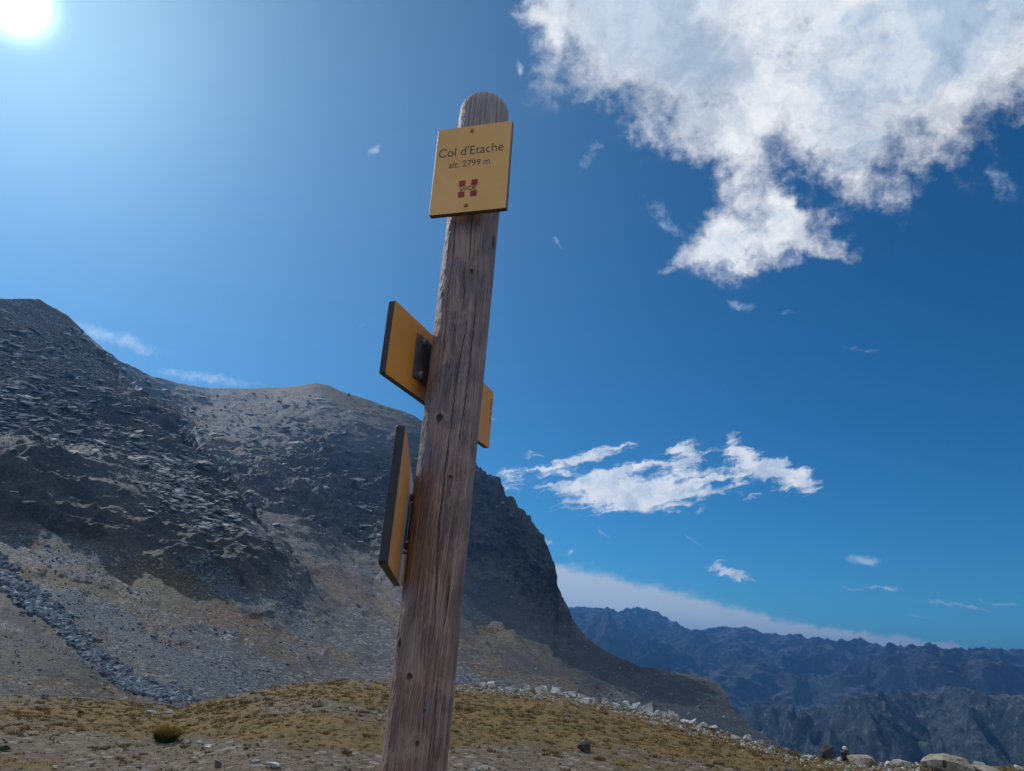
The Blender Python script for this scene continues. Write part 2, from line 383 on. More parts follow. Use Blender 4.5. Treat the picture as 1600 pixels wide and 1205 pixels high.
back = tps([(60, 480, 420), (120, 505, 450), (190, 567, 560), (240, 590, 620), (330, 607, 680), (420, 607, 700), (500, 598, 650), (560, 620, 640), (650, 650, 620), (740, 730, 600), (800, 790, 570), (860, 880, 545), (890, 950, 520), (930, 1005, 470), (970, 1030, 430),
            (300, 700, 470), (350, 650, 580), (400, 700, 480), (450, 750, 430), (500, 700, 500), (500, 640, 600), (550, 700, 520), (550, 760, 470), (600, 800, 445), (560, 840, 430), (640, 860, 380), (480, 860, 300), (520, 900, 270), (560, 960, 200), (600, 1000, 170), (450, 920, 240), (500, 1000, 150), (400, 1000, 120),
            (700, 900, 440), (740, 800, 565), (800, 870, 545), (840, 950, 520), (740, 880, 510), (740, 950, 430), (800, 960, 480), (850, 975, 490), (860, 1010, 450), (640, 1050, 115), (700, 1060, 110), (760, 1060, 170),
            (1040, 1052, 500), (1110, 1062, 480), (1135, 1085, 460), (1200, 1160, 400), (1250, 1190, 370), (900, 1040, 430), (950, 1080, 390), (1000, 1100, 385), (1050, 1110, 395), (1100, 1150, 370), (1150, 1170, 370), (1080, 1080, 440), (1300, 1230, 350), (400, 1090, 85), (1000, 1160, 330), (1100, 1200, 330), (800, 1110, 110)], (80, 305, .85))
spur = tps([(-400, 560, 280), (-200, 480, 310), (0, 466, 330), (60, 467, 345), (120, 510, 360), (190, 590, 350), (240, 645, 330), (290, 690, 300), (350, 765, 270), (400, 820, 240), (450, 880, 215), (480, 930, 190),
            (0, 600, 270), (100, 620, 275), (0, 700, 220), (100, 700, 230), (200, 750, 215), (300, 830, 190), (400, 900, 175), (0, 735, 180), (100, 765, 176), (200, 800, 172), (300, 860, 165),
            (0, 830, 162), (100, 850, 157), (200, 890, 152), (300, 920, 148), (400, 930, 160), (0, 900, 128), (100, 950, 116), (200, 980, 115), (300, 1000, 115), (400, 1020, 115), (0, 1000, 95), (100, 1050, 88), (200, 1080, 80),
            (280, 1100, 74), (400, 1075, 92), (500, 1050, 112), (600, 1020, 135), (-300, 700, 200), (-300, 900, 120), (-300, 1060, 80), (560, 960, 200), (0, 1130, 70), (300, 1140, 66), (500, 1100, 90)], (76, 999, .82))
mound = tps([(-300, 960, 72), (0, 985, 70), (60, 1000, 68), (120, 1030, 64), (180, 1065, 60), (230, 1090, 56), (0, 1040, 60), (0, 1085, 50), (100, 1085, 52), (250, 1110, 50), (-300, 1080, 52), (0, 1130, 46)])
brown = tps([(600, 900, 235), (680, 945, 205), (740, 985, 200), (800, 1005, 190), (860, 1030, 175), (940, 1085, 145), (990, 1110, 128), (700, 1060, 102), (800, 1075, 96), (900, 1090, 98), (980, 1115, 104), (640, 1000, 150), (720, 1020, 135), (800, 1040, 125), (600, 1060, 100), (1100, 1180, 90), (900, 1140, 85)], (95, 999, .75))
CREST = [(120, 506), (150, 545), (190, 590), (215, 618), (240, 645), (262, 662), (275, 690), (300, 705), (350, 762), (385, 800), (405, 832), (440, 868), (465, 900), (490, 940), (540, 1000), (560, 1120)]
P_SPUR = [(-600, 200), (100, 200)]+CREST+[(500, 1300), (-600, 1300)]
P_MOUND = [(-600, 920), (0, 982), (60, 998), (100, 1018), (130, 1040), (160, 1062), (195, 1086), (260, 1104), (300, 1125), (300, 1300), (-600, 1300)]
P_BROWN = [(600, 890), (640, 925), (680, 945), (710, 968), (740, 983), (770, 990), (800, 1004), (835, 1014), (850, 1022), (870, 1040), (905, 1062), (950, 1088), (1000, 1113), (1100, 1180), (1100, 1300), (560, 1300), (560, 960)]
def depth(u, v):
    wu = u+5*vn(u/22, v/22, seed=40)+2.5*vn(u/8, v/8, seed=41); wv = v+5*vn(u/22, v/22, seed=42)+2.5*vn(u/8, v/8, seed=43)
    d = back(u, v)
    s = inside(wu, wv, P_SPUR); sp = spur(u, v); b0 = d; d = np.where(s, np.minimum(sp, d+30), d)
    uc = np.interp(v, [q[1] for q in CREST], [q[0] for q in CREST]); ws = np.clip((uc+50-u)/100, 0, 1); ws = ws*ws*(3-2*ws)
    kb = np.clip((v-850)/90, 0, 1); soft = np.exp(np.log(b0)*(1-ws)+np.log(sp)*ws); d = np.exp(np.log(d)*(1-kb)+np.log(soft)*kb)
    w2, w3 = u+.4*(wu-u), v+.4*(wv-v)
    k = inside(w2, w3, P_BROWN); wt = np.clip((u-575)/110, 0, 1); wt = wt*wt*(3-2*wt); d = np.where(k, np.exp(np.log(d)*(1-wt)+np.log(np.minimum(brown(u, v), d))*wt), d)
    k2 = inside(w2, w3, P_MOUND); d = np.where(k2, np.minimum(mound(u, v), d), d)
    return np.clip(d, 45, 750), s & ~k2, k, k2
sa, se = azel(SKYL[:, 0], SKYL[:, 1])
NC, NR = 1150, 560
azs = np.linspace(sa[0]+.001, sa[-1]-.001, NC)
es = np.interp(azs, sa, se)
de, ze = edge_at(azs)
el_low = np.arctan2(ze-1.5, de)-R(2.2)
el_low = np.minimum(el_low, es-R(.6))
tr = np.linspace(0, 1, NR)[:, None]
EL = el_low[None]+(es-el_low)[None]*tr
AZg = np.repeat(azs[None], NR, 0)
dirs = np.stack([np.sin(AZg)*np.cos(EL), np.cos(AZg)*np.cos(EL), np.sin(EL)], -1)
u, v = proj(CAM+dirs.reshape(-1, 3)); u = u.reshape(AZg.shape); v = v.reshape(AZg.shape)
Dd, is_spur, is_brown, is_mound = depth(u, v)
def smooth(a, n):
    for _ in range(n):
        b_ = a.copy(); b_[1:-1] = .25*a[:-2]+.5*a[1:-1]+.25*a[2:]; a = b_.copy(); a[:, 1:-1] = .25*b_[:, :-2]+.5*b_[:, 1:-1]+.25*b_[:, 2:]
    return a
Dd = np.exp(smooth(np.log(Dd), 1))
P = np.stack([np.sin(AZg)*Dd, np.cos(AZg)*Dd, 1.5+Dd*np.tan(EL)], -1)
# rockiness: cliffs rough, talus and turf smoother
CLIFF = [(100, 800, 110, 38, 14, 1.2), (260, 860, 110, 36, 25, 1.2), (390, 890, 60, 32, 10, 1.1), (20, 770, 70, 40, 10, .9), (810, 860, 40, 95, -28, 1.6), (760, 810, 60, 60, 0, 1.3), (850, 920, 30, 50, -20, 1.2), (700, 760, 60, 80, 0, 1.0),
         (560, 770, 90, 60, 10, 1.1), (490, 730, 60, 50, 20, .8), (620, 800, 60, 60, 0, .9), (330, 780, 70, 60, 40, .8), (180, 680, 130, 50, 15, .8), (40, 660, 100, 80, 0, .8), (240, 640, 60, 30, 30, .7), (1100, 1075, 40, 12, 5, .6), (520, 820, 60, 35, 20, .8),
         (430, 640, 60, 20, 0, .3), (400, 750, 50, 50, 0, .5), (590, 900, 40, 30, 30, .4), (780, 990, 60, 10, 25, .3)]
TALUS = [(300, 1040, 150, 40, 20, 1.0), (150, 960, 120, 26, 30, .8), (110, 880, 110, 12, 20, .6), (330, 920, 70, 14, 35, .7), (800, 985, 0.1, .1, 0, 0), (470, 990, 50, 26, 35, .5), (740, 930, 60, 30, 30, .7), (700, 1052, 40, 14, 30, .9), (520, 880, 40, 10, 20, .5),
         (450, 960, 60, 14, 40, .8), (400, 660, 60, 20, 10, .3), (280, 730, 60, 40, 40, .5), (40, 860, 80, 10, 10, .5), (610, 1040, 60, 16, 20, .4), (620, 960, 40, 10, 45, .3)]
TURF = [(60, 905, 120, 9, 14, 1.0), (150, 935, 110, 9, 24, 1.0), (280, 940, 110, 16, 28, 1.0), (380, 975, 80, 14, 34, 1.0), (30, 945, 30, 10, 20, .9), (120, 1005, 60, 8, 38, .8), (40, 980, 40, 10, 30, .8), (250, 1000, 60, 6, 30, .6), (460, 1010, 70, 10, 34, .7), (540, 1030, 60, 8, 28, .6), (495, 612, 120, 14, 4, 1.1), (600, 645, 70, 12, 26, 1.1), (400, 640, 90, 12, 2, .5), (560, 905, 40, 16, 45, .9), (600, 960, 40, 16, 40, .9), (120, 1080, 130, 9, 4, .7), (20, 1020, 40, 8, 10, .4), (70, 520, 70, 20, 12, .3), (220, 620, 50, 14, 30, .4), (90, 910, 110, 9, 15, 1.0), (230, 925, 70, 12, 22, 1.0), (320, 950, 90, 15, 30, 1.0), (390, 990, 60, 12, 35, .8), (60, 860, 60, 7, 5, .6), (20, 960, 40, 16, 30, .8), (140, 1000, 60, 9, 35, .7), (470, 605, 90, 12, 4, 1.0), (560, 635, 60, 10, 22, 1.1), (330, 680, 60, 14, 30, .5),
        (450, 690, 50, 10, 20, .35), (780, 1020, 90, 26, 20, 1.2), (640, 990, 50, 20, 25, .7), (860, 1060, 60, 18, 30, .9), (1035, 1050, 80, 6, 5, 1.2), (500, 920, 40, 22, 45, .9), (200, 1075, 60, 9, 25, .6), (60, 1070, 120, 14, 5, .4), (560, 930, 40, 14, 40, .6), (300, 640, 90, 20, 10, .35), (1180, 1130, 30, 20, 45, .4),
        (160, 550, 60, 30, 30, .25)]
DARK_AND_SHADE = [(50, 715, 110, 22, 8, .7), (150, 770, 100, 26, 22, .8), (780, 1030, 110, 24, 18, .5), (720, 985, 40, 10, 25, .6), (850, 1055, 60, 10, 30, .5), (450, 640, 60, 20, 5, .35), (185, 575, 16, 22, 40, .9), (190, 662, 90, 26, 12, 1.0), (270, 695, 34, 26, 30, .9), (50, 765, 90, 34, 8, 1.1), (150, 805, 90, 34, 22, 1.1), (330, 765, 46, 26, 40, .8), (375, 815, 40, 34, 40, .9), (250, 850, 80, 20, 25, .9), (380, 890, 60, 20, 15, .9), (20, 830, 40, 20, 0, .9),  # dark rock bands, plus shade painted in on right slope, cliff and spur
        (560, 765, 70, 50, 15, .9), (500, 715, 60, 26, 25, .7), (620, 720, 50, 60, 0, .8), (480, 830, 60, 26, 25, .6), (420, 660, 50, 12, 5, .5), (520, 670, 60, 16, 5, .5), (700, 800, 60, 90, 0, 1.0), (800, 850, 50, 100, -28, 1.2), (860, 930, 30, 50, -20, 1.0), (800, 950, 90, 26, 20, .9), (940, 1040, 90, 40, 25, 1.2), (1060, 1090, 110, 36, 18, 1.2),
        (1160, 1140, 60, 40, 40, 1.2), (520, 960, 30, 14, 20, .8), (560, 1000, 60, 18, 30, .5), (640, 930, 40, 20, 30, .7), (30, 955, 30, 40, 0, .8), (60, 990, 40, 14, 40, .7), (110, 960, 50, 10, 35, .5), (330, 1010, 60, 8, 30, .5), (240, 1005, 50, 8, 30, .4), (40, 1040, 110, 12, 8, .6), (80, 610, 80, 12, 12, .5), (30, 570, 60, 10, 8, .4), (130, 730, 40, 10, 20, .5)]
PALE = [(40, 620, 60, 20, 8, .6), (20, 660, 40, 20, 0, .8), (70, 690, 50, 16, 10, .6), (160, 700, 50, 14, 25, .7), (270, 770, 60, 16, 42, 1.2), (310, 815, 40, 14, 50, 1.0), (150, 628, 26, 6, 5, .9), (60, 850, 70, 8, 14, .7), (150, 880, 60, 12, 22, .9), (120, 945, 60, 10, 28, .9), (200, 985, 80, 14, 32, 1.0), (290, 1040, 90, 22, 25, 1.1), (360, 930, 50, 8, 38, .9),
        (420, 980, 60, 9, 40, .8), (500, 870, 24, 6, 25, .9), (530, 860, 16, 5, 20, .7), (480, 940, 50, 8, 48, .7), (560, 905, 40, 6, 45, .6), (700, 1055, 40, 10, 30, 1.1), (350, 700, 30, 8, 20, .3), (440, 740, 40, 8, 30, .4), (150, 1060, 50, 10, 35, .4)]
dk = np.clip(blur_blobs(u, v, DARK_AND_SHADE, 18, 47)*(1+.5*vn((u*.82+v*.57)/40, (v*.82-u*.57)/8, seed=49)), 0, 1.2); pk_ = np.clip(blur_blobs(u, v, PALE, 14, 45), 0, 1.2)
ck = np.clip(blur_blobs(u, v, CLIFF, 14, 50), 0, 1.4)
tk = np.clip(blur_blobs(u, v, TALUS, 16, 54), 0, 1)
gk = np.clip(blur_blobs(u, v, TURF, 18, 58)*(1+.9*vn((u*.82+v*.57)/60, (v*.82-u*.57)/7, seed=48)), 0, 1.2)
rock = np.clip(.46+.75*ck-.25*tk-.22*gk-.1*is_mound, .1, 1.3)
# foreshortened crest ledges right at layer edges keep small relief
Nn = grid_normals(P)
flip = np.sum(Nn*(P-CAM), -1) > 0; Nn[flip] *= -1
Nn = np.stack([smooth(Nn[..., i], 6) for i in range(3)], -1); Nn /= np.linalg.norm(Nn, axis=-1, keepdims=True)
x, y, z = P[..., 0], P[..., 1], P[..., 2]
foot = Dd*.0012
disp = np.zeros_like(x)
for lam, amp, rid, sd in [(70, 2.6, 1, 60), (34, 2.0, 1, 61), (17, 1.35, 0, 62), (8.5, .85, 1, 63), (4.2, .50, 0, 64), (2.1, .28, 0, 65), (1.1, .16, 0, 66)]:
    q = vn(x/lam+3.1, y/lam, z/lam*1.25, sd)
    if rid: q = 1-2*np.abs(q)
    disp += amp*q*np.clip(lam/(foot*2.2)-.5, 0, 1)*np.clip(Dd/160, .22, 1)
disp *= rock
for lam, amp, sd in [(26, 1.6, 67), (11, 1.9, 68), (5, 1.5, 69), (2.4, .85, 59), (1.2, .35, 58)]:
    q = 1-2*np.abs(vn(x/lam+1.7, y/lam, z/(lam*1.7), sd)); disp += amp*(q-.3)*np.clip(ck-.25, 0, 1)*np.clip(Dd/330, .35, 1.4)
# bedding: tilted ledges on the rocky parts
bed = z*1.0+.30*x*math.cos(.3)-.12*y+2.2*vn(x/30, y/30, z/30, 70)+.5*vn(x/6, y/6, z/6, 72)
ph = (bed/4.2) % 1.0; ledge = np.where(ph < .72, ph/.72, (1-ph)/.28)
ph2 = (bed/1.5) % 1.0; ledge2 = np.where(ph2 < .7, ph2/.7, (1-ph2)/.3)
disp += (np.clip(ck, 0, 1))*((ledge-.5)*1.9+(ledge2-.5)*.7)*(.5+.5*vn(x/18, y/18, z/18, 71))*np.clip(Dd/220, .4, 1.3)
fade = np.clip((1-tr)/.02, 0, 1)*.45+.55
disp *= np.maximum(fade, np.clip(ck, 0, 1))
P2 = P+Nn*disp[..., None]
# the back of the mountain: down behind the skyline
sk = []
top = P2[-1]; hd = np.stack([np.sin(azs), np.cos(azs), np.zeros(NC)], -1)
for dd_, dz in [(4, -1.2), (12, -5), (30, -16), (70, -45), (150, -110), (320, -250), (600, -430)]:
    q = top+hd*dd_; q[:, 2] = np.maximum(top[:, 2]+dz, -435); sk.append(q)
P3 = np.concatenate([P2, np.array(sk)], 0)
def ext(a): return np.concatenate([a, np.repeat(a[-1:], len(sk), 0)], 0).ravel()

m_mtn, g, b = material('mountain_rock_scree_turf')
p = g.pos(); nz = g.sep(g.nrm())[2]
gA, tA, cA, mA = g.attr('turf'), g.attr('talus'), g.attr('cliff'), g.attr('mound')
nb = g.noise(p, .02, 5, .6); nm_ = g.noise(p, .12, 6, .65); nf = g.noise(p, .62, 7, .76); nff = g.noise(p, 2.4, 5, .76)
cellc = g.sep(g.vor(p, 1.9, 'F1', 'Color'))[0]; cell2 = g.sep(g.vor(g.v('ADD', p, (31, 7, 3)), 3.4, 'F1', 'Color'))[0]
rockc = g.mix(g.ramp(nm_, .35, .65), (.055, .058, .062), (.100, .104, .108))
rockc = g.mix(g.ramp(nb, .4, .62), rockc, (.080, .076, .074))
rockc = g.mix(g.m('MULTIPLY', g.ramp(nff, .56, .70), .55), rockc, (.22, .22, .225))
rockc = g.mix(g.ramp(nf, .44, .34), rockc, (.032, .031, .032))
cliffc = g.mix(g.ramp(nf, .4, .7), (.042, .041, .043), (.088, .084, .082))
cv_ = g.noise(g.v('MULTIPLY', p, (1, 1, .42)), .11, 9, .72, .6); cb_ = g.noise(g.v('ADD', g.v('MULTIPLY', p, (.16, .16, 1)), (0, 0, 4)), .5, 6, .7)
cliffc = g.mix(g.ramp(cv_, .40, .60), (.022, .021, .023), (.110, .104, .102))
cliffc = g.mix(g.ramp(cb_, .50, .38, 0, .65), cliffc, (.020, .020, .022))
cliffc = g.mix(g.ramp(nff, .55, .70, 0, .7), cliffc, (.17, .17, .17))
rockc = g.mix(g.ramp(cA, .35, .95, 0, .85), rockc, cliffc)
glint = g.m('MULTIPLY', g.ramp(cellc, .80, .88), g.ramp(nm_, .4, .6))
rockc = g.mix(g.m('MULTIPLY', glint, g.ramp(cA, 0, 1, .8, .15)), rockc, (.40, .40, .41))
scree = g.mix(g.ramp(nff, .35, .65), (.031, .042, .054), (.098, .125, .155))
scree = g.mix(g.m('MULTIPLY', g.ramp(cell2, .72, .85), .8), scree, (.21, .26, .31))
scree = g.mix(g.ramp(cell2, .26, .16, 0, .8), scree, (.034, .034, .036))
turfc = g.mix(g.ramp(nm_, .38, .62), (.135, .078, .038), (.078, .062, .036))
turfc = g.mix(g.ramp(nff, .52, .66, 0, .7), turfc, (.05, .042, .025))
moundc = g.mix(g.ramp(nf, .35, .7), (.032, .028, .022), (.098, .082, .064))
c = g.mix(g.ramp(g.m('ADD', tA, g.m('MULTIPLY', g.m('SUBTRACT', nf, .5), 1.4)), .35, .62), rockc, scree)
moundc = g.mix(g.ramp(nff, .52, .66, 0, .7), moundc, (.15, .142, .135)); moundc = g.mix(g.ramp(nm_, .50, .40, 0, .7), moundc, (.022, .020, .018))
c = g.mix(g.m('MULTIPLY', mA, .9), c, moundc)
hole = g.m('MULTIPLY', g.ramp(cell2, .86, .92), .6)
c = g.mix(g.m('MULTIPLY', g.m('MULTIPLY', hole, g.ramp(cA, 0, 1, 1, .1)), g.ramp(mA, 0, 1, 1, .25)), c, (.34, .34, .345))
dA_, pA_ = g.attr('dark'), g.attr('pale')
jit = g.m('MULTIPLY', g.m('SUBTRACT', nf, .5), 1.6)
c = g.mix(g.m('MULTIPLY', g.ramp(g.m('ADD', pA_, jit), .3, .8), .7), c, g.mix(g.ramp(nff, .40, .62), (.034, .046, .060), (.150, .190, .235)))
tf = g.ramp(g.m('ADD', gA, g.m('MULTIPLY', g.m('SUBTRACT', nf, .5), 2.0)), .22, .62)
turfc = g.mix(g.ramp(nb, .45, .60), turfc, (.105, .088, .046))
turfc = g.mix(g.m('MULTIPLY', g.ramp(cell2, .80, .88), .8), turfc, (.27, .27, .27)); turfc = g.mix(g.ramp(nff, .47, .36, 0, .8), turfc, (.028, .025, .018))
c = g.mix(g.m('MULTIPLY', tf, .92), c, turfc)
c = g.mix(g.m('MULTIPLY', g.ramp(g.m('ADD', dA_, jit), .25, .85), g.ramp(cA, 0, 1, .82, .45)), c, g.mix(g.ramp(nff, .38, .66), (.026, .031, .038), (.072, .078, .086)))  # dark rock tones and painted-in shade, mixed over the rest
g.put(b.inputs['Base Color'], c)
b1 = g.bump(g.m('ADD', nf, g.m('MULTIPLY', nff, .5)), 1.0, .8)
g.put(b.inputs['Normal'], b1)
b.inputs['Specular IOR Level'].default_value = .2; b.inputs['Roughness'].default_value = .75
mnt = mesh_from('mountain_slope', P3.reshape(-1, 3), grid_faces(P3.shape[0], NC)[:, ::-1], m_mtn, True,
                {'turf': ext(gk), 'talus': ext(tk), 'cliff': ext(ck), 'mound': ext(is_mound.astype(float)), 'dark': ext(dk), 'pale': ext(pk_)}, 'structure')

# ------------------------------------------------------------------ far ranges
def far_range(name, ridge, dist, base_d, base_z, back_z, lams, mat, nr=230, step=.055, gully=None, seed=80, azr=None, power=1.0):
    rg = np.array(ridge, float); ra, re = azel(rg[:, 0], rg[:, 1])
    a0, a1 = (ra[0], ra[-1]) if azr is None else azr
    az = np.arange(a0, a1, R(step)); el = np.interp(az, ra, re)
    dr = dist+dist*.05*vn(az*14, az*0, seed=seed)
    zr = 1.5+dr*np.tan(el)
    t = np.linspace(0, 1, nr)[:, None]
    Dm = base_d+(dr-base_d)*t
    zb = base_z
    prof = t**power
    Zm = zb+(zr-zb)*prof
    X = np.sin(az)[None]*Dm; Y = np.cos(az)[None]*Dm
    dz = np.zeros_like(X)
    s = az[None]*dist
    for lam, amp, rid, sd in lams:
        if gully: q = vn((s+gully[0]*Dm+lam*.45*vn(X/lam/.8, Y/lam/.8, seed=sd+9))/lam, Dm/(lam*gully[1]), seed=sd)
        else: q = vn(X/lam, Y/lam, seed=sd)
        if rid: q = 1-2*np.abs(q)
        dz += amp*q*(1-(.8 if lam > dist*.05 else .35)*np.clip((t-.55)/.45, 0, 1))
    env = np.clip(t*4, 0, 1)
    Zm = Zm+dz*env
    # bring the highest line of every bearing to the traced skyline, leaving the fine teeth as they fall
    mx = ((Zm-1.5)/Dm).max(0); cor = np.tan(el)-mx
    kk = np.exp(-.5*(np.arange(-18, 19)/7.0)**2); kk /= kk.sum()
    cor = np.convolve(np.pad(cor, 18, 'edge'), kk, 'valid')
    Zm = Zm+cor[None]*Dm*np.clip(t/.5, 0, 1)**1.2
    rows = [np.stack([X, Y, Zm], -1)]
    last = rows[0][-1]; hd = np.stack([np.sin(az), np.cos(az), 0*az], -1)
    ex = []
    for dd_, f_ in [(40, .06), (150, .2), (400, .5), (900, 1.0)]:
        q = last+hd*dd_*dist/4000; q[:, 2] = last[:, 2]+(back_z-last[:, 2])*f_; ex.append(q)
    P = np.concatenate([rows[0], np.array(ex)], 0)
    return mesh_from(name, P.reshape(-1, 3), grid_faces(P.shape[0], P.shape[1])[:, ::-1], mat, True, None, 'structure')
def far_mat(name, lo, hi, pale, s):
    m, g, b = material(name); p = g.pos()
    a = g.noise(p, .004*s, 7, .65); c_ = g.noise(p, .02*s, 6, .7); d = g.noise(p, .07*s, 4, .7)
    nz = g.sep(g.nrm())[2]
    c = g.mix(g.ramp(a, .4, .62), lo, hi)
    c = g.mix(g.ramp(c_, .52, .68, 0, .8), c, pale)
    c = g.mix(g.ramp(d, .46, .34, 0, .7), c, tuple(x*.45 for x in lo))
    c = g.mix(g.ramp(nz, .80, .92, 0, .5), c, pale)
    g.put(b.inputs['Base Color'], c); g.put(b.inputs['Normal'], g.bump(g.m('ADD', c_, g.m('MULTIPLY', d, .5)), .9, 14/s))
    return m
m_far = far_mat('far_rock', (.018, .020, .022), (.040, .041, .043), (.125, .128, .13), 1)
m_crag = far_mat('crag_rock', (.024, .030, .034), (.060, .072, .078), (.16, .175, .18), 2.2)
far_range('far_mountains', [(200, 960), (700, 955), (870, 952), (893, 950), (905, 947), (925, 949), (945, 951), (957, 952), (962, 953), (975, 952), (985, 950), (995, 948), (1010, 953), (1025, 955), (1035, 962), (1050, 970), (1068, 979), (1080, 984), (1100, 983), (1125, 979), (1142, 981), (1158, 979), (1175, 981), (1190, 988), (1210, 992), (1240, 990), (1258, 996), (1270, 994), (1290, 999), (1320, 1000), (1345, 998), (1360, 1004), (1385, 1010), (1420, 1012), (1445, 1009), (1460, 1008), (1475, 1013), (1510, 1014), (1540, 1011), (1570, 1014), (1600, 1016), (1700, 1020), (1900, 1010), (2300, 1020)],
          5200, 3300, -330, -430, [(1500, 150, 1, 81), (700, 95, 1, 82), (330, 70, 1, 83), (160, 38, 1, 84), (80, 21, 1, 85), (40, 11, 0, 86), (22, 7, 0, 87)], m_far, 260, .045, power=.85)
far_range('rocky_crag', [(950, 1190), (1100, 1150), (1150, 1118), (1165, 1108), (1178, 1096), (1190, 1103), (1210, 1100), (1240, 1104), (1270, 1108), (1300, 1104), (1315, 1092), (1340, 1086), (1360, 1083), (1390, 1084), (1410, 1078), (1430, 1080), (1455, 1080), (1475, 1073), (1500, 1072), (1520, 1076), (1545, 1086), (1570, 1086), (1590, 1084), (1600, 1083), (1700, 1070), (1900, 1060), (2300, 1080)],
          2250, 1350, -430, -430, [(260, 66, 1, 101), (120, 56, 1, 102), (60, 36, 1, 103), (30, 16, 1, 104), (15, 9, 1, 105), (9, 5, 0, 106)], m_crag, 300, .05, gully=(.55, 4.0), seed=95, power=.8)

# wide valley floor that carries everything out to the horizon
m_val = simple('valley_ground', (.09, .095, .07), .95, .05, 0, .2, .002)
rr = np.array([0, 300, 900, 2000, 4000, 8000, 12000.]); aa = np.radians(np.arange(0, 360, 5))
A_, R_ = np.meshgrid(aa, rr)
V = np.stack([np.sin(A_)*R_, np.cos(A_)*R_, -440+18*vn(np.sin(A_)*R_/900, np.cos(A_)*R_/900, seed=130)*(R_ > 10)], -1).reshape(-1, 3)
mesh_from('valley_floor', V, grid_faces(len(rr), len(aa), True)[:, ::-1], m_val, True, None, 'structure')

# ------------------------------------------------------------------ rocks
def hull_rock(seed, n=14, sq=(1, .8, .6), jitter=.28):
    r = np.random.default_rng(seed); bm = bmesh.new()
    for i in range(n):
        d = r.normal(size=3); d /= np.linalg.norm(d); d = d*(1-jitter*r.random())
        # boxier than a ball
        d = np.sign(d)*np.abs(d)**.72
        bm.verts.new(tuple(d*np.array(sq)))
    res = bmesh.ops.convex_hull(bm, input=bm.verts)
    for e in [x for x in bm.verts if not x.link_faces]: bm.verts.remove(e)
    bmesh.ops.recalc_face_normals(bm, faces=bm.faces)
    return bm
def rock_arrays(seed, n, sq, jitter=.28):
    bm = hull_rock(seed, n, sq, jitter); bmesh.ops.triangulate(bm, faces=bm.faces)
    bm.verts.index_update()
    V = np.array([v.co[:] for v in bm.verts]); Fc = np.array([[v.index for v in f.verts] for f in bm.faces]); bm.free(); return V, Fc
LO = [rock_arrays(200+i, 9, (1, .8, .66)) for i in range(8)]
FLAT = [rock_arrays(230+i, 10, (1, .8, .22), .2) for i in range(8)]
def scatter(name, pts, size, tilt_n, mat, variants, kind='stuff', sink=.25, tone=None, flat_tilt=.35, rs=1):
    r = np.random.default_rng(rs); Vs, Fs, T = [], [], []; off = 0
    vi = r.integers(0, len(variants), len(pts))
    for k, (V0, F0) in enumerate(variants):
        ids = np.nonzero(vi == k)[0]
        if len(ids) == 0: continue
        n = len(ids); yaw = r.random(n)*6.283; s = size[ids]
        up = tilt_n[ids]+r.normal(size=(n, 3))*flat_tilt*.5; up /= np.linalg.norm(up, axis=1, keepdims=True)
        a = np.stack([np.cos(yaw), np.sin(yaw), np.zeros(n)], -1); a -= up*np.sum(a*up, 1, keepdims=True); a /= np.linalg.norm(a, axis=1, keepdims=True)
        c = np.cross(up, a)
        asp = 1+.35*r.normal(size=(n, 1))
        asp = np.clip(asp, .6, 1.6)
        Vw = (V0[None, :, 0:1]*a[:, None]*asp[:, None]+V0[None, :, 1:2]*c[:, None]+V0[None, :, 2:3]*up[:, None])*s[:, None, None]
        Vw += pts[ids][:, None]+(up*(s[:, None]*(V0[:, 2].max()-sink)))[:, None]*.6
        Vs.append(Vw.reshape(-1, 3)); Fs.append((F0[None]+(np.arange(n)*len(V0))[:, None, None]).reshape(-1, 3)+off); off += n*len(V0)
        tn = r.random(n) if tone is None else tone[ids]
        T.append(np.repeat(tn, len(V0)))
    return mesh_from(name, np.concatenate(Vs), np.concatenate(Fs), mat, False, {'tone': np.concatenate(T)}, kind)
def stone_mat(name, dark, pale, scale=6, lichen=None):
    m, g, b = material(name); p = g.obj(); t = g.attr('tone')
    n = g.noise(p, scale, 6, .65); n2 = g.noise(p, scale*5, 4, .7)
    c = g.mix(g.ramp(n, .3, .7), dark, pale)
    c = g.mix(g.ramp(n2, .5, .35, 0, .55), c, tuple(x*.55 for x in dark))
    if lichen: c = g.mix(g.ramp(g.noise(p, scale*1.7, 5, .7), .56, .64), c, lichen)
    c = g.mix(1, c, g.xyz(*[g.ramp(t, 0, 1, .55, 1.15, False)]*3), 'MULTIPLY')
    g.put(b.inputs['Base Color'], c); g.put(b.inputs['Normal'], g.bump(g.m('ADD', n, n2), .6, .02)); b.inputs['Roughness'].default_value = .85
    return m
m_scree = stone_mat('scree_stone', (.11, .135, .165), (.30, .35, .41), 1.5)
m_slab = stone_mat('slab_rock', (.19, .195, .20), (.46, .465, .475), .7)
m_gravel = stone_mat('gravel_stone', (.13, .11, .085), (.30, .27, .23), 12)
m_pale = stone_mat('pale_limestone', (.27, .265, .25), (.66, .65, .62), 5)
m_dark = stone_mat('dark_rock', (.045, .042, .040), (.085, .080, .076), 4)
m_big = stone_mat('weathered_boulder', (.20, .165, .125), (.46, .42, .36), 3.2, (.075, .078, .05))
m_brownst = stone_mat('brown_grey_stone', (.09, .085, .078), (.17, .16, .15), 4)

flatP = P2.reshape(-1, 3); flatN = Nn.reshape(-1, 3); fu, fv = u.ravel(), v.ravel(); fD = Dd.ravel()
def pick(weight, n, seed):
    r = np.random.default_rng(seed); w = np.clip(weight.ravel(), 0, None); w = w/w.sum()
    return r.choice(len(w), n, p=w)
rows_ok = np.repeat((np.arange(NR) < NR-8)[:, None], NC, 1).astype(float)
steep = np.abs(np.sum(Nn*dirs, -1))
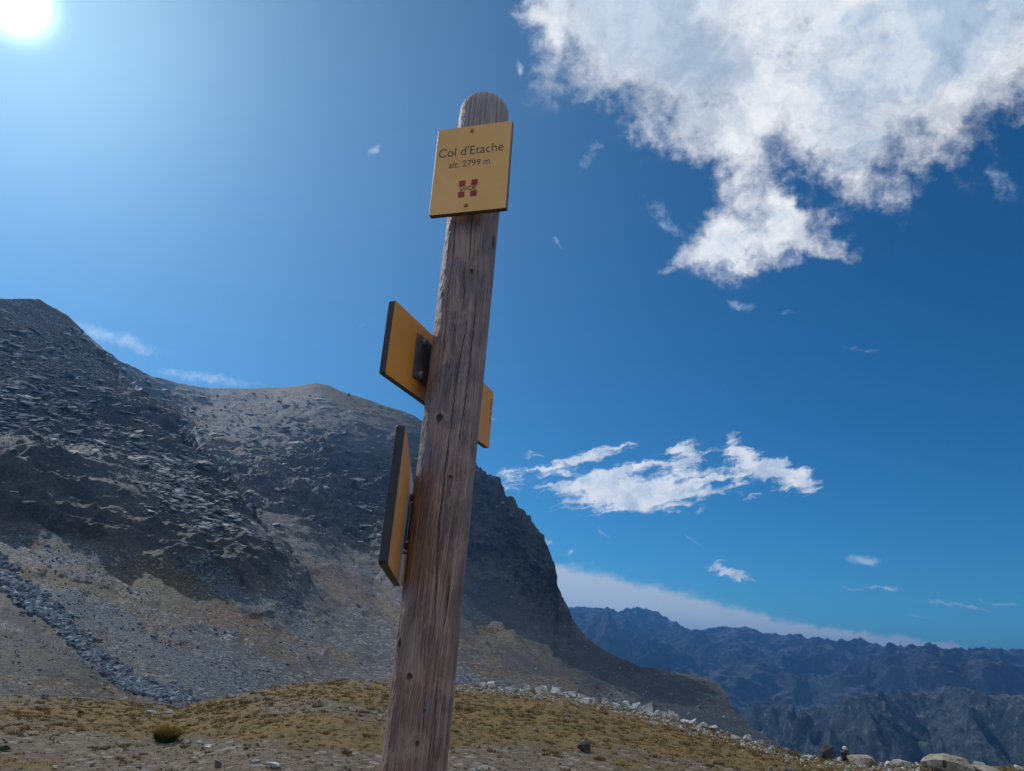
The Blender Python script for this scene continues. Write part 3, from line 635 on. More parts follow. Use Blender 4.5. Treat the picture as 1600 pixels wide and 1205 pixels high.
# slabs lying on the rocky spur
w = blur_blobs(u, v, [(40, 640, 110, 70, 10, 1.0), (180, 640, 100, 40, 20, .8), (240, 740, 90, 35, 35, 1.4), (330, 810, 60, 26, 45, 1.4), (60, 560, 90, 40, 10, .35), (300, 790, 80, 30, 40, .8), (560, 820, 60, 40, 30, .3), (450, 720, 80, 60, 20, .3)], 20, 90)*(1-.6*np.clip(dk, 0, 1))*(1+1.5*pk_)*rows_ok*(steep > .12)
ids = pick(w, 11000, 1); pr = np.random.default_rng(5).pareto(2.2, len(ids))
scatter('slab_rocks', flatP[ids], np.clip(.42+.45*pr, .25, 2.8)*fD[ids]/260, flatN[ids]*.45+np.array([-.18, -.12, 1.0]), m_slab, FLAT, rs=2, sink=.1, flat_tilt=.5)
# general scree, stones on every slope
w = (tk*1.6+.40-.2*gk-.3*np.clip(ck, 0, 1)+2.5*is_mound+.6*pk_)*(1-.8*np.clip(dk, 0, 1))*rows_ok*(steep > .08)*np.clip(fD.reshape(u.shape)/100, 0, 2)
ids = pick(w, 34000, 2); pr = np.random.default_rng(6).pareto(2.5, len(ids))
scatter('scree_stones', flatP[ids], np.clip(.40+.36*pr, .3, 2.1)*fD[ids]*.0015, flatN[ids]*.6+np.array([0, 0, .8]), m_scree, LO+FLAT[:4], rs=3, flat_tilt=.9)
# the blocky tongue of rubble at the left
TONG = np.array([(-40, 880), (0, 910), (40, 945), (75, 975), (110, 1010), (140, 1042), (170, 1064), (200, 1080), (240, 1092), (285, 1103)], float)
seg = np.concatenate([[0], np.cumsum(np.hypot(*np.diff(TONG, axis=0).T))])
r_ = np.random.default_rng(12); s_ = r_.random(1500)*seg[-1]
tu = np.interp(s_, seg, TONG[:, 0])+r_.normal(size=1500)*9+6; tv = np.interp(s_, seg, TONG[:, 1])+r_.normal(size=1500)*8-6
wid = 1.0
ta, te = azel(tu, tv)
ci = np.clip(np.round((ta-azs[0])/(azs[1]-azs[0])).astype(int), 0, NC-1)
ri = np.clip(np.round((te-el_low[ci])/(es[ci]-el_low[ci])*(NR-1)).astype(int), 0, NR-1)
keep = ~is_mound[ri, ci]
fi = (ri*NC+ci)[keep]
scatter('rubble_tongue', flatP[fi], r_.uniform(.16, .52, len(fi))*fD[fi]/85, flatN[fi]*.4+np.array([0, 0, 1.]), m_scree, LO, rs=4, flat_tilt=1.0)

# ------------------------------------------------------------------ meadow stones, gravel and tufts
def polar_pts(n, d0, d1, seed, a0=-38, a1=38, power=.5):
    r = np.random.default_rng(seed); az = np.radians(r.uniform(a0, a1, n)); de, _ = edge_at(az)
    D_ = d0*(np.minimum(de*1.02, d1)/d0)**(r.random(n)**power)
    x, y = np.sin(az)*D_, np.cos(az)*D_
    return x, y, D_
def grass_at(x, y):
    z = meadow_z(x, y); uu, vv = proj(np.stack([x, y, z], -1))
    q = blur_blobs(uu, vv, GRASS_G, 22)-blur_blobs(uu, vv, BARE_G, 22, 9)+.42*fbm(x, y, x*0, 3.0, 4, .6, 21)
    return np.clip(q*1.1+.18, 0, 1), z
x, y, D_ = polar_pts(26000, 4, 48, 30, power=.75)
ga_, z = grass_at(x, y); r = np.random.default_rng(31)
k = r.random(len(x)) > .42+.42*ga_
x, y, z, D_ = x[k], y[k], z[k], D_[k]
scatter('gravel', np.stack([x, y, z], -1), np.clip(.011+.011*r.pareto(2.6, len(x)), 0, .06)*np.clip(D_/13, .6, 2.2), np.tile([0, 0, 1.], (len(x), 1)), m_gravel, FLAT[:2]+LO[:6], rs=8, sink=.15, flat_tilt=.9)

m_tuft, g, b = material('dry_alpine_grass')
t = g.attr('tone'); hgt = g.attr('tip')
c = g.mix(g.ramp(t, 0, 1, 0, 1, False), (.125, .100, .044), (.27, .180, .070))
c = g.mix(g.m('MULTIPLY', hgt, .45), c, (.36, .25, .10))
g.put(b.inputs['Base Color'], c); b.inputs['Roughness'].default_value = .7
def tufts(name, cx, cy, cz, rad, hgt_, nb, tone, seed, kind='stuff', spread=.8, wmul=1.0):
    r = np.random.default_rng(seed); n = len(cx)*nb
    idx = np.repeat(np.arange(len(cx)), nb)
    a = r.random(n)*6.283; q = np.sqrt(r.random(n)); R_ = rad[idx]
    bx, by = cx[idx]+np.cos(a)*q*R_*.7, cy[idx]+np.sin(a)*q*R_*.7
    h = hgt_[idx]*(1-.45*q*q)*r.uniform(.6, 1.1, n)
    lean = spread*q*h; tx, ty = bx+np.cos(a)*lean+r.normal(size=n)*.15*h, by+np.sin(a)*lean+r.normal(size=n)*.15*h
    w = R_*.09*wmul*r.uniform(.6, 1.4, n); pa = r.random(n)*6.283
    z0 = cz[idx]-.01
    dx, dy = np.cos(pa)*w, np.sin(pa)*w
    V = np.stack([np.stack([bx-dx, by-dy, z0], -1), np.stack([bx+dx, by+dy, z0], -1), np.stack([tx, ty, z0+h], -1)], 1).reshape(-1, 3)
    Fc = np.arange(3*n).reshape(-1, 3)
    tn = np.repeat(np.clip(tone[idx]+r.normal(size=n)*.15, 0, 1), 3); tp = np.tile([0, 0, 1.], n)
    return mesh_from(name, V, Fc, m_tuft, False, {'tone': tn, 'tip': tp}, kind)
x, y, D_ = polar_pts(16000, 5, 46, 40, power=.8)
ga_, z = grass_at(x, y); r = np.random.default_rng(41)
k = r.random(len(x)) < .10+.85*ga_
x, y, z, D_ = x[k], y[k], z[k], D_[k]
pat = .5+.5*fbm(x, y, x*0, 2.2, 3, .5, 44)
rad = r.uniform(.03, .085, len(x))*np.clip(D_/14, .7, 1.7)
tufts('grass', x, y, z, rad, rad*r.uniform(.4, .8, len(x)), 22, np.clip(pat*1.3-.15+r.normal(size=len(x))*.2, 0, 1), 45, wmul=1.6)
# dark cushions of sedge between the stones
x, y, D_ = polar_pts(650, 6, 44, 50, power=.8); ga_, z = grass_at(x, y); r = np.random.default_rng(51)
rad = r.uniform(.06, .15, len(x))*np.clip(D_/16, .7, 1.5)
tufts('sedge_cushions', x, y, z, rad, rad*r.uniform(.5, .8, len(x)), 46, r.uniform(0, .25, len(x)), 52, wmul=1.3)

# one round yellow-topped tussock left of the post
pt, dd = on_meadow(258, 1158)
r = np.random.default_rng(60); n = 1500
sc = dd*.0138
a = r.random(n)*6.283; q = np.sqrt(r.random(n))
bx, by = np.cos(a)*q*sc*.62, np.sin(a)*q*sc*.62; ln = sc*r.uniform(.6, 1.2, n)*(1+.16*np.sin(3*a+1)+.12*np.sin(7*a))
ph = q*1.15; tx = bx+np.cos(a)*np.sin(ph)*ln*.75+r.normal(size=n)*.03; ty = by+np.sin(a)*np.sin(ph)*ln*.75+r.normal(size=n)*.03; tz = np.cos(ph)*ln*1.05+.06
w = .006; pa = r.random(n)*6.283; dx, dy = np.cos(pa)*w, np.sin(pa)*w
mx, my, mz = bx*.5+tx*.5, by*.5+ty*.5, tz*.62
V = np.stack([np.stack([bx-dx, by-dy, 0*bx-.03], -1), np.stack([bx+dx, by+dy, 0*bx-.03], -1), np.stack([mx+dx, my+dy, mz], -1), np.stack([mx-dx, my-dy, mz], -1), np.stack([tx, ty, tz], -1)], 1).reshape(-1, 3)
i5 = np.arange(n)*5
Fc = np.concatenate([np.stack([i5, i5+1, i5+2], -1), np.stack([i5, i5+2, i5+3], -1), np.stack([i5+3, i5+2, i5+4], -1)])
m_tus, g, b = material('tussock_grass')
tp = g.attr('tip')
c = g.mix(g.ramp(tp, .30, .85), (.045, .062, .024), (.40, .28, .085)); g.put(b.inputs['Base Color'], c)
tipv = np.stack([0*bx, 0*bx, .35+.3*np.cos(ph), .35+.3*np.cos(ph), .45+.6*np.cos(ph)], -1).ravel()
tus = mesh_from('grass_tussock', V, Fc, m_tus, False, {'tip': tipv})
tus.location = pt
tag(tus, 'round dark green grass tussock with yellow tips, alone on the meadow left of the post', 'tussock')

# --- single stones one can point to
def big_rock(name, u0, v0, wpx, hpx, mat, seed, label, cat='rock', group=None, depth_k=.8, n=22, sub=2, rough=.07, yaw=0, lean=0, sink=.12, jitter=.3, at=None, dz=0):
    """a stone whose foot stands where the photograph shows it, sized in metres from its distance"""
    pt, dd = on_meadow(u0, v0) if at is None else at
    dd = float((pt-CAM) @ _f); W_, H_ = wpx/F*dd*1.02, hpx/F*dd*1.08
    bm = hull_rock(seed, n, (.5, .5*depth_k, .5), jitter)
    if sub:
        bmesh.ops.triangulate(bm, faces=bm.faces)
        bmesh.ops.subdivide_edges(bm, edges=bm.edges, cuts=sub, use_grid_fill=True)
    bm.verts.ensure_lookup_table()
    co = np.array([q.co[:] for q in bm.verts])
    lo, hi = co.min(0), co.max(0)
    co = (co-(lo+hi)/2)/(hi-lo); co *= np.array([W_, W_*depth_k, H_*(1+sink)])
    if sub:
        s = W_*.35
        f1 = fbm(co[:, 0]+seed, co[:, 1], co[:, 2], s, 3, .55, seed)
        nn = co/(np.linalg.norm(co, axis=1, keepdims=True)+1e-9)
        co = co+nn*(f1*rough*W_)[:, None]
    co[:, 2] += H_*.5-H_*sink*.5
    for q, c in zip(bm.verts, co): q.co = c
    o = bm_obj(name, bm, mat, None, False)
    o.location = pt+np.array([0, 0, dz]); o.rotation_euler = (0, lean, yaw)
    return tag(o, label, cat, group)
big_rock('boulder', 1483, 1208, 74, 24, m_big, 301, 'largest pale tan boulder with mossy top, at the lower right beside the far crags', 'boulder', None, .8, 30, 3, .06)
big_rock('boulder', 1543, 1207, 62, 8, m_big, 302, 'low flat tan boulder just right of the largest pale boulder', 'boulder', None, .8, 26, 2, .05)
big_rock('pointed_stone', 1532, 1200, 16, 10, m_pale, 303, 'small pale pointed stone sticking up on the low flat boulder at the right', 'stone', None, .8, 10, 0, 0, lean=-.3)
big_rock('stone', 1592, 1205, 16, 8, m_pale, 304, 'pale stone at the right end of the meadow rim, right of the flat boulder', 'stone', None, .8, 16, 1, .04)
big_rock('leaning_rock', 1296, 1188, 24, 21, m_dark, 305, 'dark pointed rock leaning left, standing on the rim left of the dark cairn', 'rock', None, .6, 12, 1, .03, lean=-.25)
big_rock('flat_rock', 1352, 1196, 46, 13, m_big, 307, 'wide flat cream-coloured rock between the dark cairn and the largest boulder', 'rock', None, .7, 24, 2, .05)
big_rock('flat_rock', 1409, 1200, 30, 11, m_pale, 308, 'grey flat-topped rock nearest the left side of the largest boulder', 'rock', None, .7, 16, 1, .04)
big_rock('stone', 1390, 1200, 14, 9, m_pale, 309, 'small angular stone touching the left end of the grey flat-topped rock', 'stone', None, .8, 10, 0, 0)
big_rock('meadow_rock', 911, 1175, 21, 17, m_dark, 310, 'dark grey wedge-shaped rock alone in the grass right of the post', 'rock', None, .6, 11, 1, .02, lean=.35)
big_rock('meadow_rock', 236, 1114, 17, 4, m_pale, 311, 'low white rock, left one of the pair behind the tussock', 'rock', None, .6, 14, 1, .03)
big_rock('meadow_rock', 262, 1115, 18, 5, m_pale, 312, 'low white rock, right one of the pair behind the tussock', 'rock', None, .6, 14, 1, .03)
big_rock('block_stone', 70, 1092, 12, 7, m_brownst, 313, 'blocky stone with a pale top at the foot of the gravel mound', 'stone', None, .7, 9, 0, 0)
big_rock('block_stone', 5, 1173, 20, 8, m_brownst, 314, 'flat-topped stone at the left edge of the photo in the bare gravel', 'stone', None, .7, 9, 0, 0)
big_rock('block_stone', 339, 1201, 14, 11, m_dark, 315, 'dark blocky stone at the bottom of the photo right of the tussock', 'stone', None, .7, 9, 0, 0)
big_rock('flat_stone', 400, 1192, 14, 5, m_pale, 316, 'white flat stone in the gravel between the tussock and the post', 'stone', None, .7, 12, 0, 0)
big_rock('flat_stone', 426, 1199, 22, 6, m_pale, 317, 'broad pale grey slab in the gravel at the bottom of the photo', 'stone', None, .7, 12, 0, 0)
big_rock('flat_stone', 325, 1168, 12, 4, m_pale, 318, 'small white stone just right of the tussock', 'stone', None, .7, 12, 0, 0)
big_rock('flat_stone', 312, 1162, 10, 4, m_pale, 319, 'pale stone beside the small dark cushion right of the tussock', 'stone', None, .7, 12, 0, 0)
big_rock('flat_stone', 745, 1203, 11, 5, m_pale, 320, 'white stone in the gravel close to the right foot of the post', 'stone', None, .7, 12, 0, 0)
big_rock('flat_stone', 85, 1201, 9, 4, m_pale, 321, 'small white flat stone at the bottom left', 'stone', None, .7, 12, 0, 0)
big_rock('flat_stone', 918, 1160, 13, 3, m_pale, 322, 'thin pale stone behind the dark wedge-shaped rock', 'stone', None, .7, 12, 0, 0)

# dark cairn of piled stones on the rim
cp, cdist = on_meadow(1320, 1190)
cairn = empty('stone_cairn', cp); tag(cairn, 'dark cairn of piled stones on the meadow rim', 'cairn')
def cairn_stone(dx, dz, w, h, mat, seed, parent, k):
    bm = hull_rock(seed, 12, (.5, .4, .5), .25); co = np.array([q.co[:] for q in bm.verts]); lo, hi = co.min(0), co.max(0)
    co = (co-(lo+hi)/2)/(hi-lo)*np.array([w, w*.8, h])+np.array([dx, 0, dz+h/2])
    for q, c in zip(bm.verts, co): q.co = c*k
    return bm_obj('stone', bm, mat, parent)
k = float((cp-CAM) @ _f)/F
for i, (dx, dz, w, h, mt) in enumerate([(2, -2, 20, 10, m_dark), (-7, -2, 12, 8, m_pale), (9, -2, 12, 9, m_dark), (0, 6, 17, 8, m_dark), (8, 6, 9, 6, m_dark), (1, 12, 12, 6, m_brownst), (2, 16, 8, 6, m_pale)]):
    cairn_stone(dx, dz, w, h, mt, 400+i, cairn, k)

# --- the line of pale rubble along the far edge of the meadow
LINE = np.array([(705, 1071), (735, 1074), (760, 1076), (800, 1078), (830, 1082), (870, 1088), (905, 1092), (930, 1095), (960, 1103), (1000, 1114), (1040, 1124), (1080, 1134), (1120, 1146), (1160, 1158), (1200, 1170), (1240, 1181), (1275, 1188), (1340, 1195), (1440, 1200)], float)
named = [(752, 1075, 15, 8, 'pale split rock, leftmost large one of the rubble line right of the post'), (766, 1074, 13, 8, 'pale tilted rock beside the leftmost large rock of the rubble line'),
         (795, 1079, 16, 5, 'long flat grey rock in the rubble line, second group right of the post'), (823, 1079, 12, 9, 'squarish grey rock starting the long heap in the rubble line'), (840, 1083, 12, 9, 'pale grey upright rock in the long heap of rubble'),
         (851, 1084, 14, 11, 'tallest grey rock of the long heap of rubble'), (869, 1084, 18, 8, 'grey slab with a slanting top in the long heap of rubble'), (890, 1085, 20, 8, 'wide grey slab at the right end of the long heap'),
         (908, 1087, 13, 6, 'low grey rock closing the long heap of rubble'), (912, 1099, 15, 7, 'pale lump lying on the grass below the right end of the long heap'), (926, 1094, 10, 5, 'small white rock right of the long heap of rubble'),
         (946, 1099, 11, 8, 'pale rounded rock where the rubble line starts to descend'), (963, 1107, 12, 8, 'chalky rock in the descending rubble, left of the white wedge'), (976, 1103, 15, 10, 'large bluish-white rock before the two tall peaks of the line'),
         (985, 1111, 9, 7, 'small white block under the bluish-white rock'), (996, 1112, 13, 13, 'white wedge with a sharp peak in the rubble line'), (1011, 1112, 19, 14, 'biggest white block in the middle of the rubble line'),
         (1017, 1118, 15, 7, 'darker flat rock tucked under the biggest white block'), (1027, 1113, 12, 8, 'white slanted rock right of the biggest white block'), (1035, 1120, 15, 8, 'pale triangular rock with its point up, right of the biggest block'),
         (1049, 1121, 12, 12, 'narrow upright white rock in the descending line'), (1057, 1121, 9, 9, 'pale leaning shard behind the narrow upright white rock'), (1082, 1127, 12, 9, 'bright white rock standing out right of the leaning shard'),
         (1070, 1127, 16, 5, 'long low slab left of the bright white rock'), (1100, 1138, 14, 8, 'grey block in the loose bluish heap'), (1116, 1142, 16, 7, 'broad flat rock in the loose bluish heap'),
         (1148, 1155, 12, 6, 'lone pale rock midway down the descending line'), (1168, 1157, 14, 8, 'rounded grey rock in the lower part of the line'), (1188, 1163, 12, 7, 'pale block near the lower end of the line'),
         (1230, 1176, 10, 7, 'white rock left of the dark leaning rock'), (1266, 1187, 12, 6, 'pale block next to the dark leaning rock'), (1278, 1190, 10, 5, 'small white stone at the foot of the dark leaning rock'),
         (938, 1106, 6, 4, 'small white stone in the grass below the rubble line')]
for i, (a_, b_, w_, h_, lb) in enumerate(named):
    big_rock('rubble_rock', a_, b_, w_, h_, m_pale, 500+i, lb, 'rock', 'pale rocks lined up along the meadow edge', .75, 11, 0, 0, yaw=random.uniform(-.6, .6), lean=random.uniform(-.15, .15))
seg = np.concatenate([[0], np.cumsum(np.hypot(*np.diff(LINE, axis=0).T))])
r = np.random.default_rng(70)
protos = []
for i in range(10):
    bm = hull_rock(600+i, 11, (.5, .4, .34), .3); protos.append(bm)
pm = []
for i, bm in enumerate(protos):
    me = bpy.data.meshes.new('rubble_stone'); bm.to_mesh(me); bm.free(); me.materials.append(m_pale if i % 3 else m_brownst); pm.append(me)
for me in pm:
    if not me.attributes.get('tone'):
        a = me.attributes.new('tone', 'FLOAT', 'POINT'); a.data.foreach_set('value', np.full(len(me.vertices), random.uniform(.6, 1.0), dtype=np.float32))
for o in list(COL.objects):
    if o.type == 'MESH' and o.data.materials and o.data.materials[0] in (m_pale, m_dark, m_big, m_brownst) and not o.data.attributes.get('tone'):
        a = o.data.attributes.new('tone', 'FLOAT', 'POINT'); a.data.foreach_set('value', np.full(len(o.data.vertices), random.uniform(.75, 1.0), dtype=np.float32))
ANCH = [(1318, 1194, 0, 0, 'dark cairn of piled stones on the rim'), (1345, 1200, 0, 0, 'wide flat cream-coloured rock on the rim'), (1372, 1201, 0, 0, 'right end of the flat cream-coloured rock'), (1400, 1202, 0, 0, 'grey flat-topped rock left of the largest boulder'), (1430, 1203, 0, 0, 'left flank of the largest tan boulder'),
        (1210, 1172, 0, 0, 'gap in the rubble before the dark leaning rock'), (1132, 1148, 0, 0, 'end of the loose bluish heap'), (780, 1077, 0, 0, 'gap between the first two groups of rubble'), (722, 1073, 0, 0, 'right side of the post on the meadow rim')]
for i in range(250):
    s = r.random()**.9*seg[-1]; a_ = np.interp(s, seg, LINE[:, 0])+r.normal()*3; b_ = np.interp(s, seg, LINE[:, 1])+r.normal()*2.2
    if 1040 < a_ < 1240: b_ += r.normal()*4
    pt, dd = on_meadow(a_, b_)
    o = bpy.data.objects.new('rubble_stone', pm[i % 10]); COL.objects.link(o)
    sz = float((pt-CAM) @ _f)/F*r.uniform(4, 9.5); o.scale = (sz*r.uniform(.8, 1.4), sz, sz*r.uniform(.8, 1.2)); o.location = pt+np.array([0, 0, sz*.12]); o.rotation_euler = (r.normal()*.3, r.normal()*.3, r.random()*6.28)
    near = min(named+ANCH, key=lambda q: (q[0]-a_)**2+4*(q[1]-b_)**2); col_ = 'brown-grey' if (i % 10) % 3 == 0 else 'white'
    lb = 'small '+col_+' stone beside the '+' '.join(near[4].split()[:11])
    tag(o, lb, 'stone', lb.replace('stone', 'stones', 1))
# finer debris of the same line and stones strewn over the grass
s = r.random(1500)*seg[-1]; a_ = np.interp(s, seg, LINE[:, 0])+r.normal(size=1500)*6; b_ = np.interp(s, seg, LINE[:, 1])+2+np.abs(r.normal(size=1500))*5
pts, dds = zip(*[on_meadow(a_[i], b_[i]) for i in range(0, 1500, 2)])
dds = np.array(dds); scatter('rubble_chips', np.array(pts), dds/F*r.uniform(1, 3, len(dds)), np.tile([0, 0, 1.], (len(dds), 1)), m_pale, LO, rs=14)

# tiny cairn on the far skyline
def mtn_at(u0, v0):
    a_, e_ = azel(u0, v0); ci_ = int(np.clip(round((a_-azs[0])/(azs[1]-azs[0])), 0, NC-1)); ri_ = int(np.clip(round((e_-el_low[ci_])/(es[ci_]-el_low[ci_])*(NR-1)), 0, NR-1))
    return P2[ri_, ci_], Dd[ri_, ci_]
pt, dd = mtn_at(545, 619); k = dd/F
sc_ = empty('summit_cairn', pt); tag(sc_, 'tiny dark cairn on the skyline right of the brown summit', 'cairn')
for i, (dx, dz, w, h) in enumerate([(0, -1, 4, 3), (0, 1.6, 2.8, 2.4), (0, 3.6, 1.8, 2)]): cairn_stone(dx, dz, w, h, m_dark, 440+i, sc_, k)
for o in sc_.children:
    a = o.data.attributes.new('tone', 'FLOAT', 'POINT'); a.data.foreach_set('value', np.full(len(o.data.vertices), .8, dtype=np.float32))

# ------------------------------------------------------------------ the signpost
AX = np.array([.010273, 0, 1.0]); PB = np.array([-.153037, 1.773409, 1.235065])
def axis_at(z): return PB+AX*(z-PB[2])
RAD = .0705; ZTOP = 3.0225
base = axis_at(0.0)
# the plates: centre, yaw of their width, width, height, scale about the viewpoint to seat them on the post
def plate_frame(q, s, dyaw=0):
    c = CAM+(np.array(q[:3])-CAM)*s
    d = np.array([math.sin(q[3]), math.cos(q[3]), q[6]]); up = AX/np.linalg.norm(AX)
    up = up-d*(d@up)/(d@d); up /= np.linalg.norm(up); d = d/np.linalg.norm(d)
    n = np.cross(d, up)   # for a plate read left to right this points to the viewer
    return c, d, up, n, q[4]*s, q[5]*s
PA = plate_frame((-.1509, 1.6833, 2.7039, 1.8609, .2139, .2765, .0066), .992)
PBk = plate_frame((-.1693, 1.8623, 2.1469, .3523, .6622, .1807, .0058), 1.0416)
PC = plate_frame((-.2125, 1.5858, 1.7452, -.0768, .5401, .2524, -.0034), 1.05)

def on_post(u0, v0):
    d = ray(u0, v0); d = d/np.linalg.norm(d)
    # cylinder about the leaning axis, solved by marching
    s = np.linspace(1.2, 2.6, 5000); Q = CAM+d*s[:, None]; A = PB+AX[None]*(Q[:, 2:3]-PB[2]); r_ = np.hypot(Q[:, 0]-A[:, 0], Q[:, 1]-A[:, 1])
    k = np.argmax(r_ < RAD)
    if r_[k] >= RAD: k = np.argmin(r_)
    w = Q[k]-A[k]
    return math.atan2(w[0], -w[1]), Q[k, 2]   # angle 0 faces the viewer's side (-Y), positive to the right
post = empty('signpost', base); tag(post, 'weathered round wooden signpost leaning slightly right on the pass', 'signpost')
NT, NZ = 260, 1150
th = np.linspace(-math.pi, math.pi, NT, endpoint=False)
zz = np.concatenate([np.linspace(-.25, 1.1, 160)[:-1], np.linspace(1.1, ZTOP-.072, NZ)])
TH, ZZ = np.meshgrid(th, zz)
knots = [(737, 424, .0065, .008), (687, 653, .011, .013), (704, 746, .006, .007), (771, 378, .010, .024), (640, 1057, .009, .009), (624, 1008, .011, .02), (652, 1162, .005, .008), (664, 1110, .003, .004)]
kn = np.zeros_like(TH); gu = TH*RAD+.006*vn(TH*1.2, ZZ*2.2, seed=150)+.010*vn(TH*.8+5, ZZ*.9, seed=151)+.0015*vn(TH*5, ZZ*12, seed=152)
for (a_, b_, rx, rz) in knots:
    t0, z0 = on_post(a_, b_); dx = (TH-t0)*RAD; dz = ZZ-z0
    kn = np.maximum(kn, np.exp(-((dx/rx)**2+(dz/rz)**2)**1.5*1.2))
    gu = gu-np.sign(dx)*rx*1.1*np.exp(-(dz/(rz*3.2))**2)*np.exp(-np.abs(dx)/(rx*2.4))
cr = np.zeros_like(TH)
cracks = [([(714, 330), (709, 361), (707, 404), (698, 467), (695, 519), (690, 575)], .0016, 1), ([(748, 330), (744, 358), (742, 372)], .001, .8), ([(737, 336), (735, 377), (734, 406), (731, 418)], .0012, 1), ([(728, 404), (725, 425), (725, 472), (723, 485)], .0011, 1),
          ([(757, 437), (755, 472), (752, 519), (748, 560)], .0011, .9), ([(747, 377), (747, 418), (747, 447)], .0008, .8), ([(729, 488), (728, 519), (715, 577), (707, 647), (697, 726), (686, 813), (682, 880), (681, 938), (679, 980), (672, 1020)], .0013, 1.0),
          ([(747, 452), (738, 535), (728, 622), (720, 672), (716, 700)], .0015, 1), ([(704, 880), (699, 955), (690, 996)], .0014, 1), ([(715, 760), (709, 820), (704, 880)], .001, .9), ([(622, 1069), (610, 1109), (599, 1203)], .0018, 1.1), ([(669, 1042), (663, 1095), (661, 1163)], .0011, .9),
          ([(686, 1043), (682, 1100), (676, 1200)], .0013, .9), ([(690, 545), (684, 600), (676, 640)], .001, .8), ([(712, 470), (709, 520), (700, 590)], .0009, .8), ([(676, 690), (668, 760), (660, 830)], .0009, .7), ([(764, 420), (758, 500), (750, 590)], .0009, .7), ([(728, 720), (722, 800), (714, 880)], .0009, .7),
          ([(738, 165), (736, 198)], .001, .8), ([(756, 160), (757, 192)], .001, .8), ([(775, 165), (776, 190)], .0009, .8)]
for pts_, wd, dp in cracks:
    tz = np.array([on_post(*q) for q in pts_]); o_ = np.argsort(tz[:, 1]); tz = tz[o_]
    tc = np.interp(zz, tz[:, 1], tz[:, 0])+.012*vn(zz*60, zz*0, seed=160)+.006*vn(zz*200, zz*0, seed=161)
    inz = np.clip((zz-tz[0, 1])/.03, 0, 1)*np.clip((tz[-1, 1]-zz)/.03, 0, 1)
    w_ = wd*(.6+.5*inz); d_ = np.abs(TH-tc[:, None])*RAD
    cr = np.maximum(cr, np.clip(1.15-d_/np.maximum(w_[:, None], 1e-6), 0, 1)*inz[:, None]*dp)
r = np.random.default_rng(77)
for _ in range(46):   # lesser checks all round
    t0, z0, L = r.uniform(-3.1, 3.1), r.uniform(1.1, 2.95), r.uniform(.06, .4)
    tc = t0+.015*vn(zz*40, zz*0+_, seed=162)-.02*(zz-z0); inz = np.clip((zz-z0)/.04, 0, 1)*np.clip((z0+L-zz)/.04, 0, 1)
    cr = np.maximum(cr, np.clip(1-np.abs(TH-tc[:, None])*RAD/.0012, 0, 1)*inz[:, None]*r.uniform(.35, .7))
grain = vn(gu*480, ZZ*1.5, seed=170)*.6+vn(gu*1100, ZZ*4, seed=171)*.4
rr_ = RAD*(1+.018*vn(TH*1.0+9, ZZ*.7, seed=172)+.008*vn(TH*2.5, ZZ*3, seed=173))+.00055*grain-.0034*cr+.0012*kn*(1-kn)*4-.0012*kn**3
# rough hacked facets on the sunward side
rg = np.clip(-np.sin(TH)*1.0-.35, 0, 1)
rr_ = rr_+rg*(.0016*vn(TH*9, ZZ*55, seed=175)+.0009*vn(TH*20, ZZ*120, seed=176))
cx = np.sin(TH)*rr_; cy = -np.cos(TH)*rr_
# dome: rounded top with the same surface
DT = 26; al = np.linspace(0, math.pi/2, DT+1)[1:]
domex, domey, domez = [], [], []
hd_ = .046
for a_ in al:
    k = math.cos(a_)**.42; domex.append(cx[-1]*k); domey.append(cy[-1]*k); domez.append(np.full(NT, zz[-1]+hd_*math.sin(a_)))
cx = np.concatenate([cx, domex]); cy = np.concatenate([cy, domey]); cz = np.concatenate([ZZ, domez])
def extn(a): return np.concatenate([a, np.repeat(a[-1:], DT, 0)])
kn, cr_, gu_ = extn(kn), extn(cr), extn(gu)
# planed flat where the top plate is screwed on
nA = PA[3]; nh = np.array([nA[0], nA[1]]); nh /= np.linalg.norm(nh)
off = PA[0]-axis_at(PA[0][2]); dA = off[0]*nh[0]+off[1]*nh[1]   # plate face distance from the axis
TPL = .0155
cut = dA-TPL-.0008
dn = cx*nh[0]+cy*nh[1]
zf = np.clip((cz-(PA[0][2]-PA[5]/2-.012))/.004, 0, 1)
over = np.maximum(dn-(cut+.0004*np.concatenate([grain, np.repeat(grain[-1:], DT, 0)])), 0)*zf
cx -= nh[0]*over; cy -= nh[1]*over
PV = np.stack([cx+AX[0]*cz, cy, cz], -1).reshape(-1, 3)
lowz = np.clip((2.05-cz)/.7, 0, 1)
m_wood, g, b = material('weathered_wood')
gU, kA, crA, hA = g.attr('grain_u'), g.attr('knot'), g.attr('check'), g.attr('height')
pz = g.sep(g.obj())[2]
gv = g.xyz(g.m('MULTIPLY', gU, 1.0), g.m('MULTIPLY', hA, .012), 0)
blotch = g.noise(g.xyz(g.m('MULTIPLY', gU, 2.2), g.m('MULTIPLY', hA, 1.0), 5), 9, 6, .65, .8)
s1 = g.noise(gv, 170, 5, .6); s2 = g.noise(gv, 650, 4, .6); s3 = g.noise(g.xyz(gU, g.m('MULTIPLY', hA, .22), 3), 26, 4, .55); s4 = g.noise(g.xyz(gU, g.m('MULTIPLY', hA, .5), 9), 60, 5, .6)
wv = g.m('SINE', g.m('MULTIPLY', g.m('ADD', gU, g.m('MULTIPLY', s4, .012)), 1500))
low = g.m('POWER', g.attr('low'), .8)
c = g.mix(g.ramp(s1, .36, .64), (.145, .105, .105), (.36, .295, .30))
c = g.mix(g.m('MULTIPLY', g.ramp(s3, .40, .62), .8), c, (.135, .115, .14))
c = g.mix(g.m('MULTIPLY', g.ramp(s3, .52, .38), .5), c, (.36, .235, .20))
